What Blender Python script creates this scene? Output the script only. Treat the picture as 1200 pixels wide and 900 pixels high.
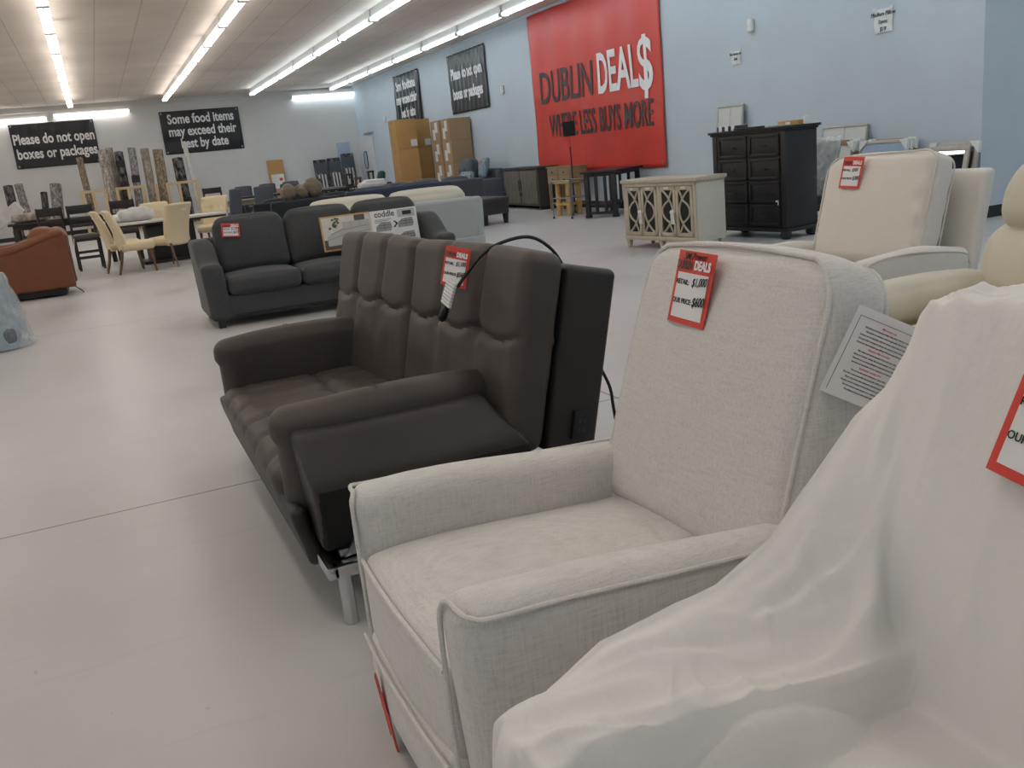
import bpy, bmesh, math, random
import numpy as np
from mathutils import Vector, Matrix, Euler, noise

random.seed(7)
PI = math.pi
for o in list(bpy.data.objects):
    bpy.data.objects.remove(o)
SC = bpy.context.scene
C = SC.collection

# ------------------------------------------------------------------ camera, sky, exposure
def make_camera():
    yaw, p, r = math.radians(23.2), math.radians(14.58), math.radians(-5.76)
    fwd = Vector((math.sin(yaw)*math.cos(p), math.cos(yaw)*math.cos(p), -math.sin(p)))
    right = Vector((math.cos(yaw), -math.sin(yaw), 0))
    up = right.cross(fwd)
    r2 = right*math.cos(r) + up*math.sin(r)
    u2 = up*math.cos(r) - right*math.sin(r)
    cam = bpy.data.cameras.new('camera')
    cam.sensor_width = 36; cam.lens = 31.5
    cam.clip_start = 0.05; cam.clip_end = 200
    o = bpy.data.objects.new('camera', cam)
    o.matrix_world = Matrix(((r2.x, u2.x, -fwd.x, 0), (r2.y, u2.y, -fwd.y, 0), (r2.z, u2.z, -fwd.z, 1.36), (0, 0, 0, 1)))
    C.objects.link(o); SC.camera = o
make_camera()

TUBE_POWER = 17.0
SKY_POWER = 0.75
W = bpy.data.worlds.new('daylight'); SC.world = W; W.use_nodes = True
W.node_tree.nodes['Background'].inputs[0].default_value = (0.70, 0.86, 1.0, 1)
W.node_tree.nodes['Background'].inputs[1].default_value = SKY_POWER
SC.view_settings.view_transform = 'Standard'
SC.view_settings.look = 'None'
SC.view_settings.gamma = 1
SC.view_settings.use_curve_mapping = False
SC.view_settings.exposure = -1.17

# ------------------------------------------------------------------ materials
def lin(r, g, b):
    f = lambda c: (c/255/12.92) if c/255 <= .04045 else ((c/255+.055)/1.055)**2.4
    return (f(r), f(g), f(b), 1)

class NT:
    def __init__(s, name):
        s.m = bpy.data.materials.new(name); s.m.use_nodes = True
        s.t = s.m.node_tree; s.n = s.t.nodes; s.b = s.n['Principled BSDF']
        s.co = s.n.new('ShaderNodeTexCoord')
    def L(s, a, b): s.t.links.new(a, b)
    def new(s, k, **kw):
        n = s.n.new(k)
        for a, v in kw.items(): setattr(n, a, v)
        return n
    def math(s, op, a, b=None, c=None):
        n = s.n.new('ShaderNodeMath'); n.operation = op
        for i, v in enumerate((a, b, c)):
            if v is None: continue
            if isinstance(v, (int, float)): n.inputs[i].default_value = v
            else: s.L(v, n.inputs[i])
        return n.outputs[0]
    def mapping(s, scale=(1, 1, 1), rot=(0, 0, 0), loc=(0, 0, 0), src='Object'):
        n = s.n.new('ShaderNodeMapping'); n.inputs['Scale'].default_value = scale
        n.inputs['Rotation'].default_value = rot; n.inputs['Location'].default_value = loc
        s.L(s.co.outputs[src], n.inputs[0]); return n.outputs[0]
    def noise(s, vec, scale=5, detail=3, rough=.5):
        n = s.n.new('ShaderNodeTexNoise'); s.L(vec, n.inputs['Vector'])
        n.inputs['Scale'].default_value = scale; n.inputs['Detail'].default_value = detail
        n.inputs['Roughness'].default_value = rough
        return n.outputs['Fac']
    def ramp(s, fac, stops):
        n = s.n.new('ShaderNodeValToRGB'); s.L(fac, n.inputs[0])
        e = n.color_ramp.elements
        while len(e) < len(stops): e.new(.5)
        for el, (p, c) in zip(e, stops): el.position = p; el.color = c
        return n.outputs['Color']
    def mix(s, fac, a, b):
        n = s.n.new('ShaderNodeMix'); n.data_type = 'RGBA'
        for v, i in ((fac, 0), (a, 6), (b, 7)):
            if isinstance(v, (int, float)): n.inputs[i].default_value = v
            elif isinstance(v, tuple): n.inputs[i].default_value = v
            else: s.L(v, n.inputs[i])
        return n.outputs[2]
    def bump(s, h, strength=.3, dist=.01):
        n = s.n.new('ShaderNodeBump'); s.L(h, n.inputs['Height'])
        n.inputs['Strength'].default_value = strength; n.inputs['Distance'].default_value = dist
        s.L(n.outputs[0], s.b.inputs['Normal'])
    def base(s, c):
        if isinstance(c, tuple): s.b.inputs['Base Color'].default_value = c
        else: s.L(c, s.b.inputs['Base Color'])
    def set(s, **kw):
        for k, v in kw.items():
            s.b.inputs[{'rough': 'Roughness', 'metal': 'Metallic', 'spec': 'Specular IOR Level', 'trans': 'Transmission Weight',
                        'sheen': 'Sheen Weight', 'coat': 'Coat Weight', 'alpha': 'Alpha'}[k]].default_value = v
        return s

def dark(c, k): return (c[0]*k, c[1]*k, c[2]*k, 1)

M = {}
def plain(name, rgb, rough=.5, metal=0, var=.12, scale=9, spec=.5):
    t = NT(name); c = lin(*rgb)
    f = t.noise(t.mapping(), scale, 4)
    t.base(t.ramp(f, [(.3, dark(c, 1-var)), (.7, dark(c, 1+var*.6))]))
    t.set(rough=rough, metal=metal, spec=spec); M[name] = t.m; return t

def fabric(name, rgb, var=.2, thread=380, rough=.95, slub=.5, blotch=.08):
    t = NT(name); c = lin(*rgb)
    a = t.noise(t.mapping((thread, thread, 18)), 1, 2)
    b = t.noise(t.mapping((18, 18, thread)), 1, 2)
    d = t.noise(t.mapping((22, thread*.9, thread*.9)), 1, 2)
    m = t.math('MULTIPLY_ADD', t.math('ADD', t.math('MULTIPLY', a, 1.15), t.math('ADD', t.math('MULTIPLY', b, .85), d)), .333, 0)
    col = t.ramp(m, [(.36, dark(c, 1-var)), (.5, c), (.64, dark(c, 1+var*.55))])
    bl = t.noise(t.mapping(), 3.5, 3)
    col = t.mix(t.math('MULTIPLY', bl, blotch*2), col, dark(c, .75))
    t.base(col); t.set(rough=rough, spec=.2, sheen=.15); t.bump(m, slub, .002); M[name] = t.m; return t

def leather(name, rgb, rough=.45, var=.12, crease=.25):
    t = NT(name); c = lin(*rgb)
    f = t.noise(t.mapping(), 4, 4)
    t.base(t.ramp(f, [(.3, dark(c, 1-var)), (.7, dark(c, 1+var))]))
    v = t.noise(t.mapping((1, 1, 1)), 160, 3)
    t.bump(v, crease, .001); t.set(rough=rough, spec=.4); M[name] = t.m; return t

def wood(name, rgb, rgb2, rough=.5, scale=(2, 2, 30), bump=.15):
    t = NT(name)
    n = t.noise(t.mapping(scale), 3, 5, .6)
    t.base(t.ramp(n, [(.3, lin(*rgb2)), (.7, lin(*rgb))]))
    t.bump(n, bump, .002); t.set(rough=rough); M[name] = t.m; return t

def emit(name, rgb, power):
    t = NT(name); t.base((.9, .9, .9, 1))
    t.b.inputs['Emission Color'].default_value = rgb + (1,); t.b.inputs['Emission Strength'].default_value = power
    M[name] = t.m

def floor_mat():
    t = NT('sealed_concrete'); c = lin(192, 190, 189)
    co = t.mapping()
    big = t.noise(co, .7, 5, .55); fine = t.noise(t.mapping((1, 1, 1)), 18, 4, .6)
    streak = t.noise(t.mapping((.5, 5, 1), (0, 0, .15)), 2.2, 4)
    col = t.ramp(big, [(.3, dark(c, .86)), (.7, dark(c, 1.05))])
    col = t.mix(t.math('MULTIPLY', t.math('LESS_THAN', streak, .36), .12), col, dark(c, .7))
    spots = t.noise(t.mapping((1, 1, 1), (0, 0, .5)), 26, 2)
    col = t.mix(t.math('MULTIPLY', t.math('GREATER_THAN', spots, .76), .35), col, dark(c, .4))
    # saw-cut control joints: lines along x every 6.1 m and along y every 6.1 m
    sp = t.new('ShaderNodeSeparateXYZ'); t.L(t.co.outputs['Object'], sp.inputs[0])
    def joint(sock, off):
        d = t.math('PINGPONG', t.math('ADD', sock, -off), 3.05)
        return t.math('LESS_THAN', d, .006)
    j = t.math('MAXIMUM', joint(sp.outputs[1], 4.1), joint(sp.outputs[0], 2.37))
    col = t.mix(t.math('MULTIPLY', j, .75), col, lin(60, 58, 55))
    t.base(col); t.bump(fine, .04, .003)
    t.L(t.ramp(big, [(.3, (.30, .30, .30, 1)), (.7, (.45, .45, .45, 1))]), t.b.inputs['Roughness'])
    t.set(spec=.45); M['floor'] = t.m

def ceiling_mat():
    t = NT('ceiling_tile'); c = lin(236, 224, 213)
    sp = t.new('ShaderNodeSeparateXYZ'); t.L(t.co.outputs['Object'], sp.inputs[0])
    # tile seams: along y each 0.72 m, along x each 1.22 m
    lx = t.math('LESS_THAN', t.math('PINGPONG', t.math('ADD', sp.outputs[0], -.585), .36), .011)
    ly = t.math('LESS_THAN', t.math('PINGPONG', t.math('ADD', sp.outputs[1], -.3), .61), .011)
    tile = t.new('ShaderNodeTexVoronoi'); tile.inputs['Scale'].default_value = 1
    t.L(t.mapping((1/.72, 1/1.22, 0)), tile.inputs['Vector']); tile.inputs['Randomness'].default_value = 0
    big = t.noise(t.mapping(), .5, 4); 
    col = t.ramp(big, [(.3, dark(c, .86)), (.7, dark(c, 1.06))])
    fl = t.math('MULTIPLY', t.noise(t.mapping(), 9, 3), 1)
    j = t.math('MULTIPLY', t.math('MAXIMUM', lx, t.math('MULTIPLY', ly, .6)), t.math('MULTIPLY', fl, .8))
    col = t.mix(j, col, dark(c, .38))
    t.base(col); t.set(rough=.7, spec=.3)
    sag = t.math('ADD', t.math('PINGPONG', t.math('ADD', sp.outputs[1], -.3), .61), t.math('PINGPONG', t.math('ADD', sp.outputs[0], -.585), .36))
    t.bump(t.math('ADD', sag, t.math('MULTIPLY', t.noise(t.mapping(), 3, 2), .5)), .12, .05); M['ceiling'] = t.m

def wall_mat(name, rgb):
    t = NT(name); c = lin(*rgb)
    f = t.noise(t.mapping(), .8, 5, .6)
    t.base(t.ramp(f, [(.3, dark(c, .95)), (.7, dark(c, 1.03))]))
    t.bump(t.noise(t.mapping(), 60, 3), .06, .004); t.set(rough=.6, spec=.35); M[name] = t.m

def linen():
    fabric('ivory_linen', (212, 209, 205), var=.17, thread=330, slub=.35, blotch=.05)
def sheet_mat():
    t = NT('nonwoven_sheet'); c = lin(245, 243, 240)
    f = t.noise(t.mapping(), 2.5, 4); g = t.noise(t.mapping(), 220, 2)
    t.base(t.ramp(f, [(.3, dark(c, .94)), (.7, dark(c, 1.03))]))
    h = t.math('ADD', t.math('MULTIPLY', t.noise(t.mapping((1, 1, .6), (.4, .3, .2)), 7, 4, .55), 1.0), t.math('MULTIPLY', g, .02))
    t.bump(h, .5, .02); t.set(rough=.7, spec=.3)
    tr = t.new('ShaderNodeBsdfTranslucent'); tr.inputs[0].default_value = c
    mx = t.new('ShaderNodeMixShader'); mx.inputs[0].default_value = .22
    out = [n for n in t.n if n.type == 'OUTPUT_MATERIAL'][0]
    t.L(t.b.outputs[0], mx.inputs[1]); t.L(tr.outputs[0], mx.inputs[2]); t.L(mx.outputs[0], out.inputs[0])
    M['sheet'] = t.m

def rug_mat(name, a, b, scale, stretch=(1, 1, 1)):
    t = NT(name)
    n = t.noise(t.mapping((stretch[0], stretch[1], stretch[2]*.55), (.1, .2, .0)), scale*2.2, 5, .62)
    v = t.new('ShaderNodeTexVoronoi'); v.inputs['Scale'].default_value = scale*1.6; v.feature = 'DISTANCE_TO_EDGE'
    t.L(t.mapping((1, 1, .7)), v.inputs['Vector'])
    m_ = t.math('MULTIPLY_ADD', v.outputs['Distance'], .35, t.math('MULTIPLY', n, .85))
    t.base(t.ramp(m_, [(.38, lin(*b)), (.62, lin(*a))])); t.set(rough=.95, spec=.1); M[name] = t.m

def clear_mat(name, alpha, rgb=(225, 232, 236), rough=.12):
    t = NT(name); t.base(lin(*rgb)); t.set(rough=rough, spec=.7)
    t.bump(t.noise(t.mapping((1, 1, 1)), 11, 4, .6), .8, .03)
    t.L(t.math('MULTIPLY_ADD', t.noise(t.mapping(), 14, 3), .35, alpha-.15), t.b.inputs['Alpha']); M[name] = t.m

def banner_mat(name, rgb, rough=.33):
    t = NT(name); c = lin(*rgb)
    t.base(t.ramp(t.noise(t.mapping(), 1.5, 3), [(.3, dark(c, .92)), (.7, dark(c, 1.05))]))
    t.set(rough=rough, spec=.5); M[name] = t.m

floor_mat(); ceiling_mat(); linen(); sheet_mat()
wall_mat('wall_blue', (193, 203, 212)); wall_mat('wall_back', (220, 220, 219))
plain('baseboard_black', (38, 40, 44), .5)
plain('white_paint', (222, 222, 220), .4, var=.04)
plain('door_paint', (205, 208, 210), .5, var=.05)
plain('door_blue', (168, 186, 204), .5, var=.05)
plain('galvanised', (150, 152, 156), .35, 1)
emit('tube_cool', (.76, .91, 1.0), TUBE_POWER); emit('tube_warm', (1.0, .95, .89), TUBE_POWER)
banner_mat('banner_black', (24, 25, 30)); banner_mat('banner_red', (208, 60, 48), .38)
plain('letter_white', (235, 235, 235), .45, var=.02); plain('letter_grey', (66, 62, 64), .5, var=.05)
plain('ink', (28, 28, 30), .6, var=.02); plain('ink_pink', (205, 84, 96), .6, var=.02)
plain('paper', (226, 226, 226), .7, var=.03); plain('tag_red', (212, 66, 54), .5, var=.05)
leather('charcoal_vinyl', (70, 62, 57), .5)
leather('charcoal_vinyl_shaded', (54, 48, 46), .45)  # darker copy of the vinyl, with the arm side's shade put into the colour
plain('black_felt', (26, 25, 25), .9)
leather('charcoal_vinyl_dark', (46, 42, 40), .5)
leather('cream_leather', (206, 199, 180), .42, .06); leather('brown_leather', (118, 70, 44), .5, .12)
fabric('white_weave', (220, 214, 206), var=.08, thread=420, slub=.2, blotch=.04)
fabric('grey_chenille', (74, 75, 77), var=.28, thread=150, slub=.5, blotch=.25)
fabric('light_grey_weave', (174, 178, 177), var=.1, thread=200, slub=.3)
fabric('cream_weave', (206, 200, 184), var=.08, thread=200, slub=.3)
fabric('black_weave', (44, 48, 52), var=.15, thread=200); fabric('navy_weave', (58, 66, 82), var=.15, thread=200)
fabric('slate_weave', (88, 92, 100), var=.15, thread=200); fabric('ottoman_weave', (66, 64, 64), var=.15, thread=200)
fabric('buttercream_velvet', (224, 207, 172), var=.06, thread=200, slub=.15); fabric('ivory_velvet', (222, 212, 184), var=.06, thread=200, slub=.15)
fabric('dark_seat', (92, 84, 82), var=.1, thread=200)
fabric('bronze_fur', (124, 112, 98), var=.3, thread=60); fabric('pattern_teal', (132, 152, 160), var=.5, thread=22)
plain('chrome', (205, 205, 205), .18, 1, var=.03); plain('steel', (160, 162, 165), .3, 1, var=.05)
plain('black_plastic', (22, 22, 23), .45); plain('cord_black', (20, 20, 21), .4)
wood('espresso', (48, 40, 37), (30, 25, 24), .45); wood('black_wood', (32, 31, 33), (22, 21, 23), .45)
wood('weathered_oak', (112, 104, 95), (78, 72, 66), .6, (14, 14, 1.5)); wood('weathered_side', (66, 62, 60), (50, 47, 46), .6)
wood('taupe_paint', (192, 182, 162), (174, 163, 144), .55, (20, 20, 3)); plain('taupe_side', (200, 196, 184), .55, var=.04)
wood('natural_oak', (158, 136, 102), (132, 110, 80), .55); wood('pine', (206, 172, 108), (182, 146, 84), .6)
wood('stud_pine', (206, 186, 148), (186, 162, 122), .7); wood('walnut_leg', (122, 94, 66), (92, 68, 48), .5)
wood('grey_wood', (136, 134, 128), (112, 108, 102), .6)
plain('cardboard', (188, 146, 92), .85, var=.07, scale=3); plain('cardboard_dull', (166, 138, 106), .85, var=.07, scale=3)
plain('tape_white', (220, 218, 214), .5, var=.03); plain('dark_glass', (46, 44, 44), .12, var=.05)
plain('mirror', (225, 230, 235), .04, 1, var=.01); plain('silver_frame', (176, 172, 164), .4, .5)
plain('canvas_grey', (206, 206, 204), .6, var=.03); plain('mat_blue', (148, 172, 196), .15, var=.05)
plain('kraft_brown', (150, 122, 88), .8); plain('foam', (225, 225, 222), .8, var=.04)
plain('quilt_grey', (112, 118, 124), .85, var=.3, scale=30); plain('lampshade', (28, 26, 26), .8)
plain('brass', (168, 140, 90), .3, 1); plain('red_plastic', (196, 40, 34), .5); plain('green_cloth', (42, 74, 66), .8)
clear_mat('plastic_wrap', .34); clear_mat('plastic_bag', .42, (205, 222, 232), .22)
rug_mat('rug_beige', (188, 178, 166), (140, 128, 116), 5); rug_mat('rug_grey', (176, 172, 170), (112, 106, 104), 7)
rug_mat('rug_stripe', (208, 204, 200), (128, 116, 108), 9, (1, 1, .3)); rug_mat('rug_dark', (128, 122, 120), (58, 54, 56), 4)
rug_mat('rug_tan', (174, 160, 140), (112, 100, 86), 8); rug_mat('rug_black', (136, 132, 130), (38, 36, 38), 3.4)
plain('rug_cream', (206, 204, 200), .9); plain('photo_sofa', (186, 182, 178), .5, var=.03); plain('photo_floor', (96, 80, 74), .5)
plain('photo_leaf', (82, 104, 60), .6); plain('photo_wall', (214, 208, 200), .5); plain('photo_sofa_dark', (150, 146, 143), .5, var=.03)
plain('card_gold', (196, 160, 98), .5); plain('stitch', (84, 72, 64), .6); plain('stripe_navy', (40, 46, 66), .6)

# ------------------------------------------------------------------ mesh helpers
def V(*a): return Vector(a)
class MB:
    """collects shapes; .build links them as ONE mesh object"""
    def __init__(s): s.bm = bmesh.new(); s.mats = []; s.cur = 0
    def mat(s, name):
        if name not in s.mats: s.mats.append(name)
        s.cur = s.mats.index(name); return s
    def face(s, vs):
        try:
            f = s.bm.faces.new(vs); f.material_index = s.cur; f.smooth = True; return f
        except ValueError: return None
    def box(s, a, b, bev=.004, M4=None, seg=2):
        t = bmesh.new(); bmesh.ops.create_cube(t, size=1)
        for v in t.verts:
            v.co = V(*[(a[i]+b[i])/2 + v.co[i]*(b[i]-a[i]) for i in range(3)])
        if bev:
            bev = min(bev, min(abs(b[i]-a[i]) for i in range(3))*.45)
            bmesh.ops.bevel(t, geom=list(t.edges), offset=bev, segments=seg, affect='EDGES', profile=.6)
        return s.add(t, M4)
    def add(s, t, M4=None):
        mp = {}
        for v in t.verts: mp[v] = s.bm.verts.new(M4 @ v.co if M4 else v.co)
        for f in t.faces: s.face([mp[v] for v in f.verts])
        t.free(); return s
    def grid(s, P, closed_u=False, closed_v=False):
        n, m = len(P), len(P[0])
        vs = [[s.bm.verts.new(p) for p in r] for r in P]
        for i in range(n if closed_u else n-1):
            for j in range(m if closed_v else m-1):
                s.face([vs[i][j], vs[(i+1) % n][j], vs[(i+1) % n][(j+1) % m], vs[i][(j+1) % m]])
        return vs
    def tube(s, pts, r, n=10, caps=True, closed=False):
        pts = [Vector(p) for p in pts]; k = len(pts)
        rr = r if isinstance(r, (list, tuple)) else [r]*k
        def tan(i):
            a = pts[(i-1) % k] if closed else pts[max(0, i-1)]; b = pts[(i+1) % k] if closed else pts[min(k-1, i+1)]
            return (b-a).normalized()
        t0 = tan(0); ref = V(0, 0, 1) if abs(t0.z) < .9 else V(1, 0, 0)
        u = t0.cross(ref).normalized(); rows = []
        for i in range(k):
            t = tan(i); u = (u - t*u.dot(t)).normalized(); w = t.cross(u)
            rows.append([pts[i] + (u*math.cos(2*PI*j/n) + w*math.sin(2*PI*j/n))*rr[i] for j in range(n)])
        vs = s.grid(rows, closed_u=closed, closed_v=True)
        if caps and not closed: s.face(vs[0][::-1]); s.face(vs[-1])
        return s
    def lathe(s, prof, c=(0, 0, 0), n=20, M4=None):
        rows = []
        for r, z in prof:
            row = [V(c[0]+max(r, 1e-4)*math.cos(2*PI*j/n), c[1]+max(r, 1e-4)*math.sin(2*PI*j/n), c[2]+z) for j in range(n)]
            rows.append([M4 @ p for p in row] if M4 else row)
        vs = s.grid(rows, closed_v=True); s.face(vs[0][::-1]); s.face(vs[-1]); return s
    def prism(s, poly, d, M4=None, bev=0):
        """poly: 2-D outline extruded d along +z, then M4"""
        t = bmesh.new(); vs = [t.verts.new((p[0], p[1], 0)) for p in poly]
        f = t.faces.new(vs); r = bmesh.ops.extrude_face_region(t, geom=[f])
        for g in r['geom']:
            if isinstance(g, bmesh.types.BMVert): g.co.z += d
        if bev:
            bmesh.ops.bevel(t, geom=list(t.edges), offset=bev, segments=2, affect='EDGES')
        bmesh.ops.recalc_face_normals(t, faces=list(t.faces))
        return s.add(t, M4)
    def soft(s, c, size, r=.05, puff=(0, 0, 0), n=8, warp=None, band=4, M4=None):
        """rounded, stuffed block of fabric centred at c; puff bulges each axis"""
        h = [x/2 for x in size]; nn = n if isinstance(n, (list, tuple)) else (n,)*3
        rr = [min(r, x*.999) for x in h]
        ax = []
        for i in range(3):
            e = 1-rr[i]/h[i]
            inner = [-e + 2*e*k/nn[i] for k in range(nn[i]+1)]
            lo = [-1 + (1-e)*(1-math.cos(PI/2*k/band)) if False else -1+(1-e)*k/band for k in range(band)]
            ax.append(lo + inner + [-q for q in reversed(lo)])
        cache = {}
        def vert(ijk):
            if ijk in cache: return cache[ijk]
            p = [ax[a][ijk[a]] for a in range(3)]
            q = [p[a]*h[a] for a in range(3)]
            cl = [max(-h[a]+rr[a], min(h[a]-rr[a], q[a])) for a in range(3)]
            d = [(q[a]-cl[a])/rr[a] for a in range(3)]
            L = math.sqrt(sum(x*x for x in d))
            if L > 1e-9:
                mx = max(abs(x) for x in d)
                # spherify each corner shell
                d = [x/L*(1 if mx > .999 else mx) for x in d]
            q = [cl[a] + d[a]*rr[a] for a in range(3)]
            for a in range(3):
                if puff[a]:
                    b1, b2 = (a+1) % 3, (a+2) % 3
                    q[a] += q[a]/h[a]*puff[a]*(1-p[b1]**2)*(1-p[b2]**2)
            v = V(*q) + Vector(c)
            if warp: v = Vector(warp(v.copy(), p))
            if M4: v = M4 @ v
            cache[ijk] = s.bm.verts.new(v); return cache[ijk]
        N = [len(a)-1 for a in ax]
        for a in range(3):
            b1, b2 = (a+1) % 3, (a+2) % 3
            for end in (0, N[a]):
                for i in range(N[b1]):
                    for j in range(N[b2]):
                        q = []
                        for di, dj in ((0, 0), (1, 0), (1, 1), (0, 1)):
                            k = [0, 0, 0]; k[a] = end; k[b1] = i+di; k[b2] = j+dj
                            q.append(vert(tuple(k)))
                        if end == 0: q.reverse()
                        s.face(q)
        return s
    def build(s, name, mat=None, parent=None, sharp=True):
        bmesh.ops.recalc_face_normals(s.bm, faces=list(s.bm.faces))
        me = bpy.data.meshes.new(name); s.bm.to_mesh(me); s.bm.free()
        names = s.mats if s.mats else [mat]
        for m in names: me.materials.append(M[m])
        if sharp:
            try: me.set_sharp_from_angle(angle=math.radians(42))
            except Exception: pass
        o = bpy.data.objects.new(name, me); C.objects.link(o)
        if parent: o.parent = parent
        return o

def tag(o, label=None, cat=None, group=None, kind=None):
    if label: o['label'] = label
    if cat: o['category'] = cat
    if group: o['group'] = group
    if kind: o['kind'] = kind
    return o
def thing(name, label, cat, loc=(0, 0, 0), rz=0, group=None):
    o = bpy.data.objects.new(name, None); C.objects.link(o); o.empty_display_size = .1
    o.location = loc; o.rotation_euler = (0, 0, math.radians(rz)); return tag(o, label, cat, group)
def struct(o): return tag(o, kind='structure')
def children(o): return [c for c in bpy.data.objects if c.parent == o]
def dup(root, loc, rz=0, label=None, scale=None):
    def cp(o, par):
        kids = children(o)
        c = o.copy(); C.objects.link(c)
        if par: c.parent = par
        for k in kids: cp(k, c)
        return c
    r = cp(root, None); r.location = loc; r.rotation_euler = (0, 0, math.radians(rz))
    if label: r['label'] = label
    if scale: r.scale = scale
    return r
def T(x=0, y=0, z=0): return Matrix.Translation((x, y, z))
def R(a, ax): return Matrix.Rotation(math.radians(a), 4, ax)
def arc(c, r, a0, a1, n, plane='xz', off=0):
    out = []
    for i in range(n+1):
        a = math.radians(a0+(a1-a0)*i/n); u, v = c[0]+r*math.cos(a), c[1]+r*math.sin(a)
        out.append((u, off, v) if plane == 'xz' else (u, v, off) if plane == 'xy' else (off, u, v))
    return out
def smooth_path(pts, k=6):
    """Catmull-Rom through pts"""
    P = [Vector(p) for p in pts]; P = [P[0]*2-P[1]] + P + [P[-1]*2-P[-2]]; out = []
    for i in range(1, len(P)-2):
        for j in range(k):
            t = j/k; a, b, c, d = P[i-1:i+3]
            out.append(.5*((2*b)+(c-a)*t+(2*a-5*b+4*c-d)*t*t+(3*b-a-3*c+d)*t**3))
    out.append(P[-2]); return out
def sstep(a, b, x):
    t = max(0, min(1, (x-a)/(b-a))); return t*t*(3-2*t)

def text(body, size, mat, parent, loc, rot, sx=1.0, bold=0, name='lettering', align='CENTER', shear=0, thick=.002, space=1.0, line=1.0):
    cu = bpy.data.curves.new(name, 'FONT'); cu.body = body; cu.size = size; cu.align_x = align; cu.align_y = 'CENTER'
    cu.offset = bold; cu.extrude = thick; cu.shear = shear; cu.space_character = space; cu.space_line = line; cu.resolution_u = 3
    o = bpy.data.objects.new(name, cu); C.objects.link(o)
    bpy.context.view_layer.update()
    me = bpy.data.meshes.new_from_object(o.evaluated_get(bpy.context.evaluated_depsgraph_get()))
    C.objects.unlink(o); bpy.data.objects.remove(o)
    me.transform(Matrix.Diagonal((sx, 1, 1, 1))); me.materials.clear(); me.materials.append(M[mat])
    me.name = name
    t = bpy.data.objects.new(name, me); C.objects.link(t); t.parent = parent
    t.location = loc; t.rotation_euler = [math.radians(a) for a in rot]
    return t

ORD = ['first', 'second', 'third', 'fourth', 'fifth', 'sixth', 'seventh', 'eighth', 'ninth', 'tenth', 'eleventh', 'twelfth', 'thirteenth', 'fourteenth']

# ------------------------------------------------------------------ the shell
XR, YB, ZC, XL, YJ = 9.63, 34.95, 4.28, -9.0, 7.69
b = MB(); b.grid([[V(x, y, 0) for y in np.linspace(-5, YB, 30)] for x in np.linspace(XL, 18, 20)]); struct(b.build('floor', 'floor'))
b = MB(); b.box((XL, -5, ZC), (18, YB+.1, ZC+.1), 0); struct(b.build('ceiling', 'ceiling'))
b = MB(); b.box((XL, YB, 0), (XR+.2, YB+.15, ZC), 0); struct(b.build('wall_back', 'wall_back'))
b = MB(); b.box((XR, YJ, 0), (XR+.15, YB, ZC), 0); b.box((XR+.15, YJ, 0), (18, YJ+.15, ZC), 0); struct(b.build('wall_right', 'wall_blue'))
b = MB(); b.box((XL-.15, -5, 0), (XL, YB, ZC), 0); struct(b.build('wall_left', 'wall_back'))
b = MB(); b.box((XR-.012, YJ-.012, 0), (XR, YB-.01, .14), .003); b.box((XR-.012, YJ-.012, 0), (17.9, YJ, .14), .003); struct(b.build('baseboard_right', 'baseboard_black'))
b = MB(); b.box((XL+.02, YB-.012, 0), (XR-.02, YB, .14), .003); struct(b.build('baseboard_back', 'baseboard_black'))
# conduit and angle trim where the back wall meets the ceiling
b = MB(); b.box((XL+.05, YB-.05, 4.10), (XR-.05, YB, 4.15), .008)
for x in np.arange(-2.2, 9, 1.55): b.box((x-.02, YB-.055, 4.09), (x+.02, YB, 4.17), .004)
struct(b.build('trim_1', 'white_paint'))
b = MB()
for i, y in enumerate(np.arange(10.5, 34, 1.75)):
    b.box((XR-.012, y-.02, 4.13), (XR, y+.02, 4.17), .004)
b.box((XR-.025, 8, 4.225), (XR, YB-.1, 4.27), .006)
struct(b.build('trim_2', 'wall_blue'))

# double swing door with oval windows by the far corner, and a pale blue leaf beside it
def oval(cx, cz, w, h, r=.09, n=8):
    pts = []
    for sx, sz, a0 in ((1, 1, 0), (-1, 1, 90), (-1, -1, 180), (1, -1, 270)):
        for i in range(n+1):
            a = math.radians(a0+90*i/n); pts.append((cx+sx*(w/2-r)+r*math.cos(a), cz+sz*(h/2-r)+r*math.sin(a)))
    return pts
d = struct(bpy.data.objects.new('door_1', None)); C.objects.link(d); d.location = (XR, 33.95, 0)
b = MB(); b.box((-.04, -.95, .01), (-.002, .93, 2.42), .004); b.build('door_panel', 'door_paint', d)
b = MB(); b.box((-.07, -1.05, 2.42), (-.002, .0, 2.50), .006); b.build('head_track', 'galvanised', d)
fr = MB()
o1 = oval(-.15, 1.52, .40, .62, .14)
fr.tube([(-.045, p[0]+.35, p[1]) for p in o1], .022, 8, closed=True); fr.build('window_frame', 'black_plastic', d)
g = MB(); g.prism([(p[0]+.35, p[1]) for p in o1], .006, Matrix(((0, 0, 1, -.05), (1, 0, 0, 0), (0, 1, 0, 0), (0, 0, 0, 1)))); g.build('pane', 'door_blue', d)
b = MB(); b.box((-.046, -.02, .9), (-.04, .5, 1.08), .002); b.build('push_plate', 'door_blue', d)
d = struct(bpy.data.objects.new('door_2', None)); C.objects.link(d); d.location = (9.0, YB, 0)
b = MB(); b.box((-.28, -.05, .01), (.22, -.002, 2.26), .004); b.build('door_panel', 'door_blue', d)
fr = MB(); o1 = oval(.04, 1.45, .26, .6, .1); fr.tube([(p[0], -.055, p[1]) for p in o1], .022, 8, closed=True); fr.build('window_frame', 'black_plastic', d)
g = MB(); g.prism(o1, .006, Matrix(((1, 0, 0, 0), (0, 0, 1, -.06), (0, 1, 0, 0), (0, 0, 0, 1)))); g.build('pane', 'paper', d)

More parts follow.
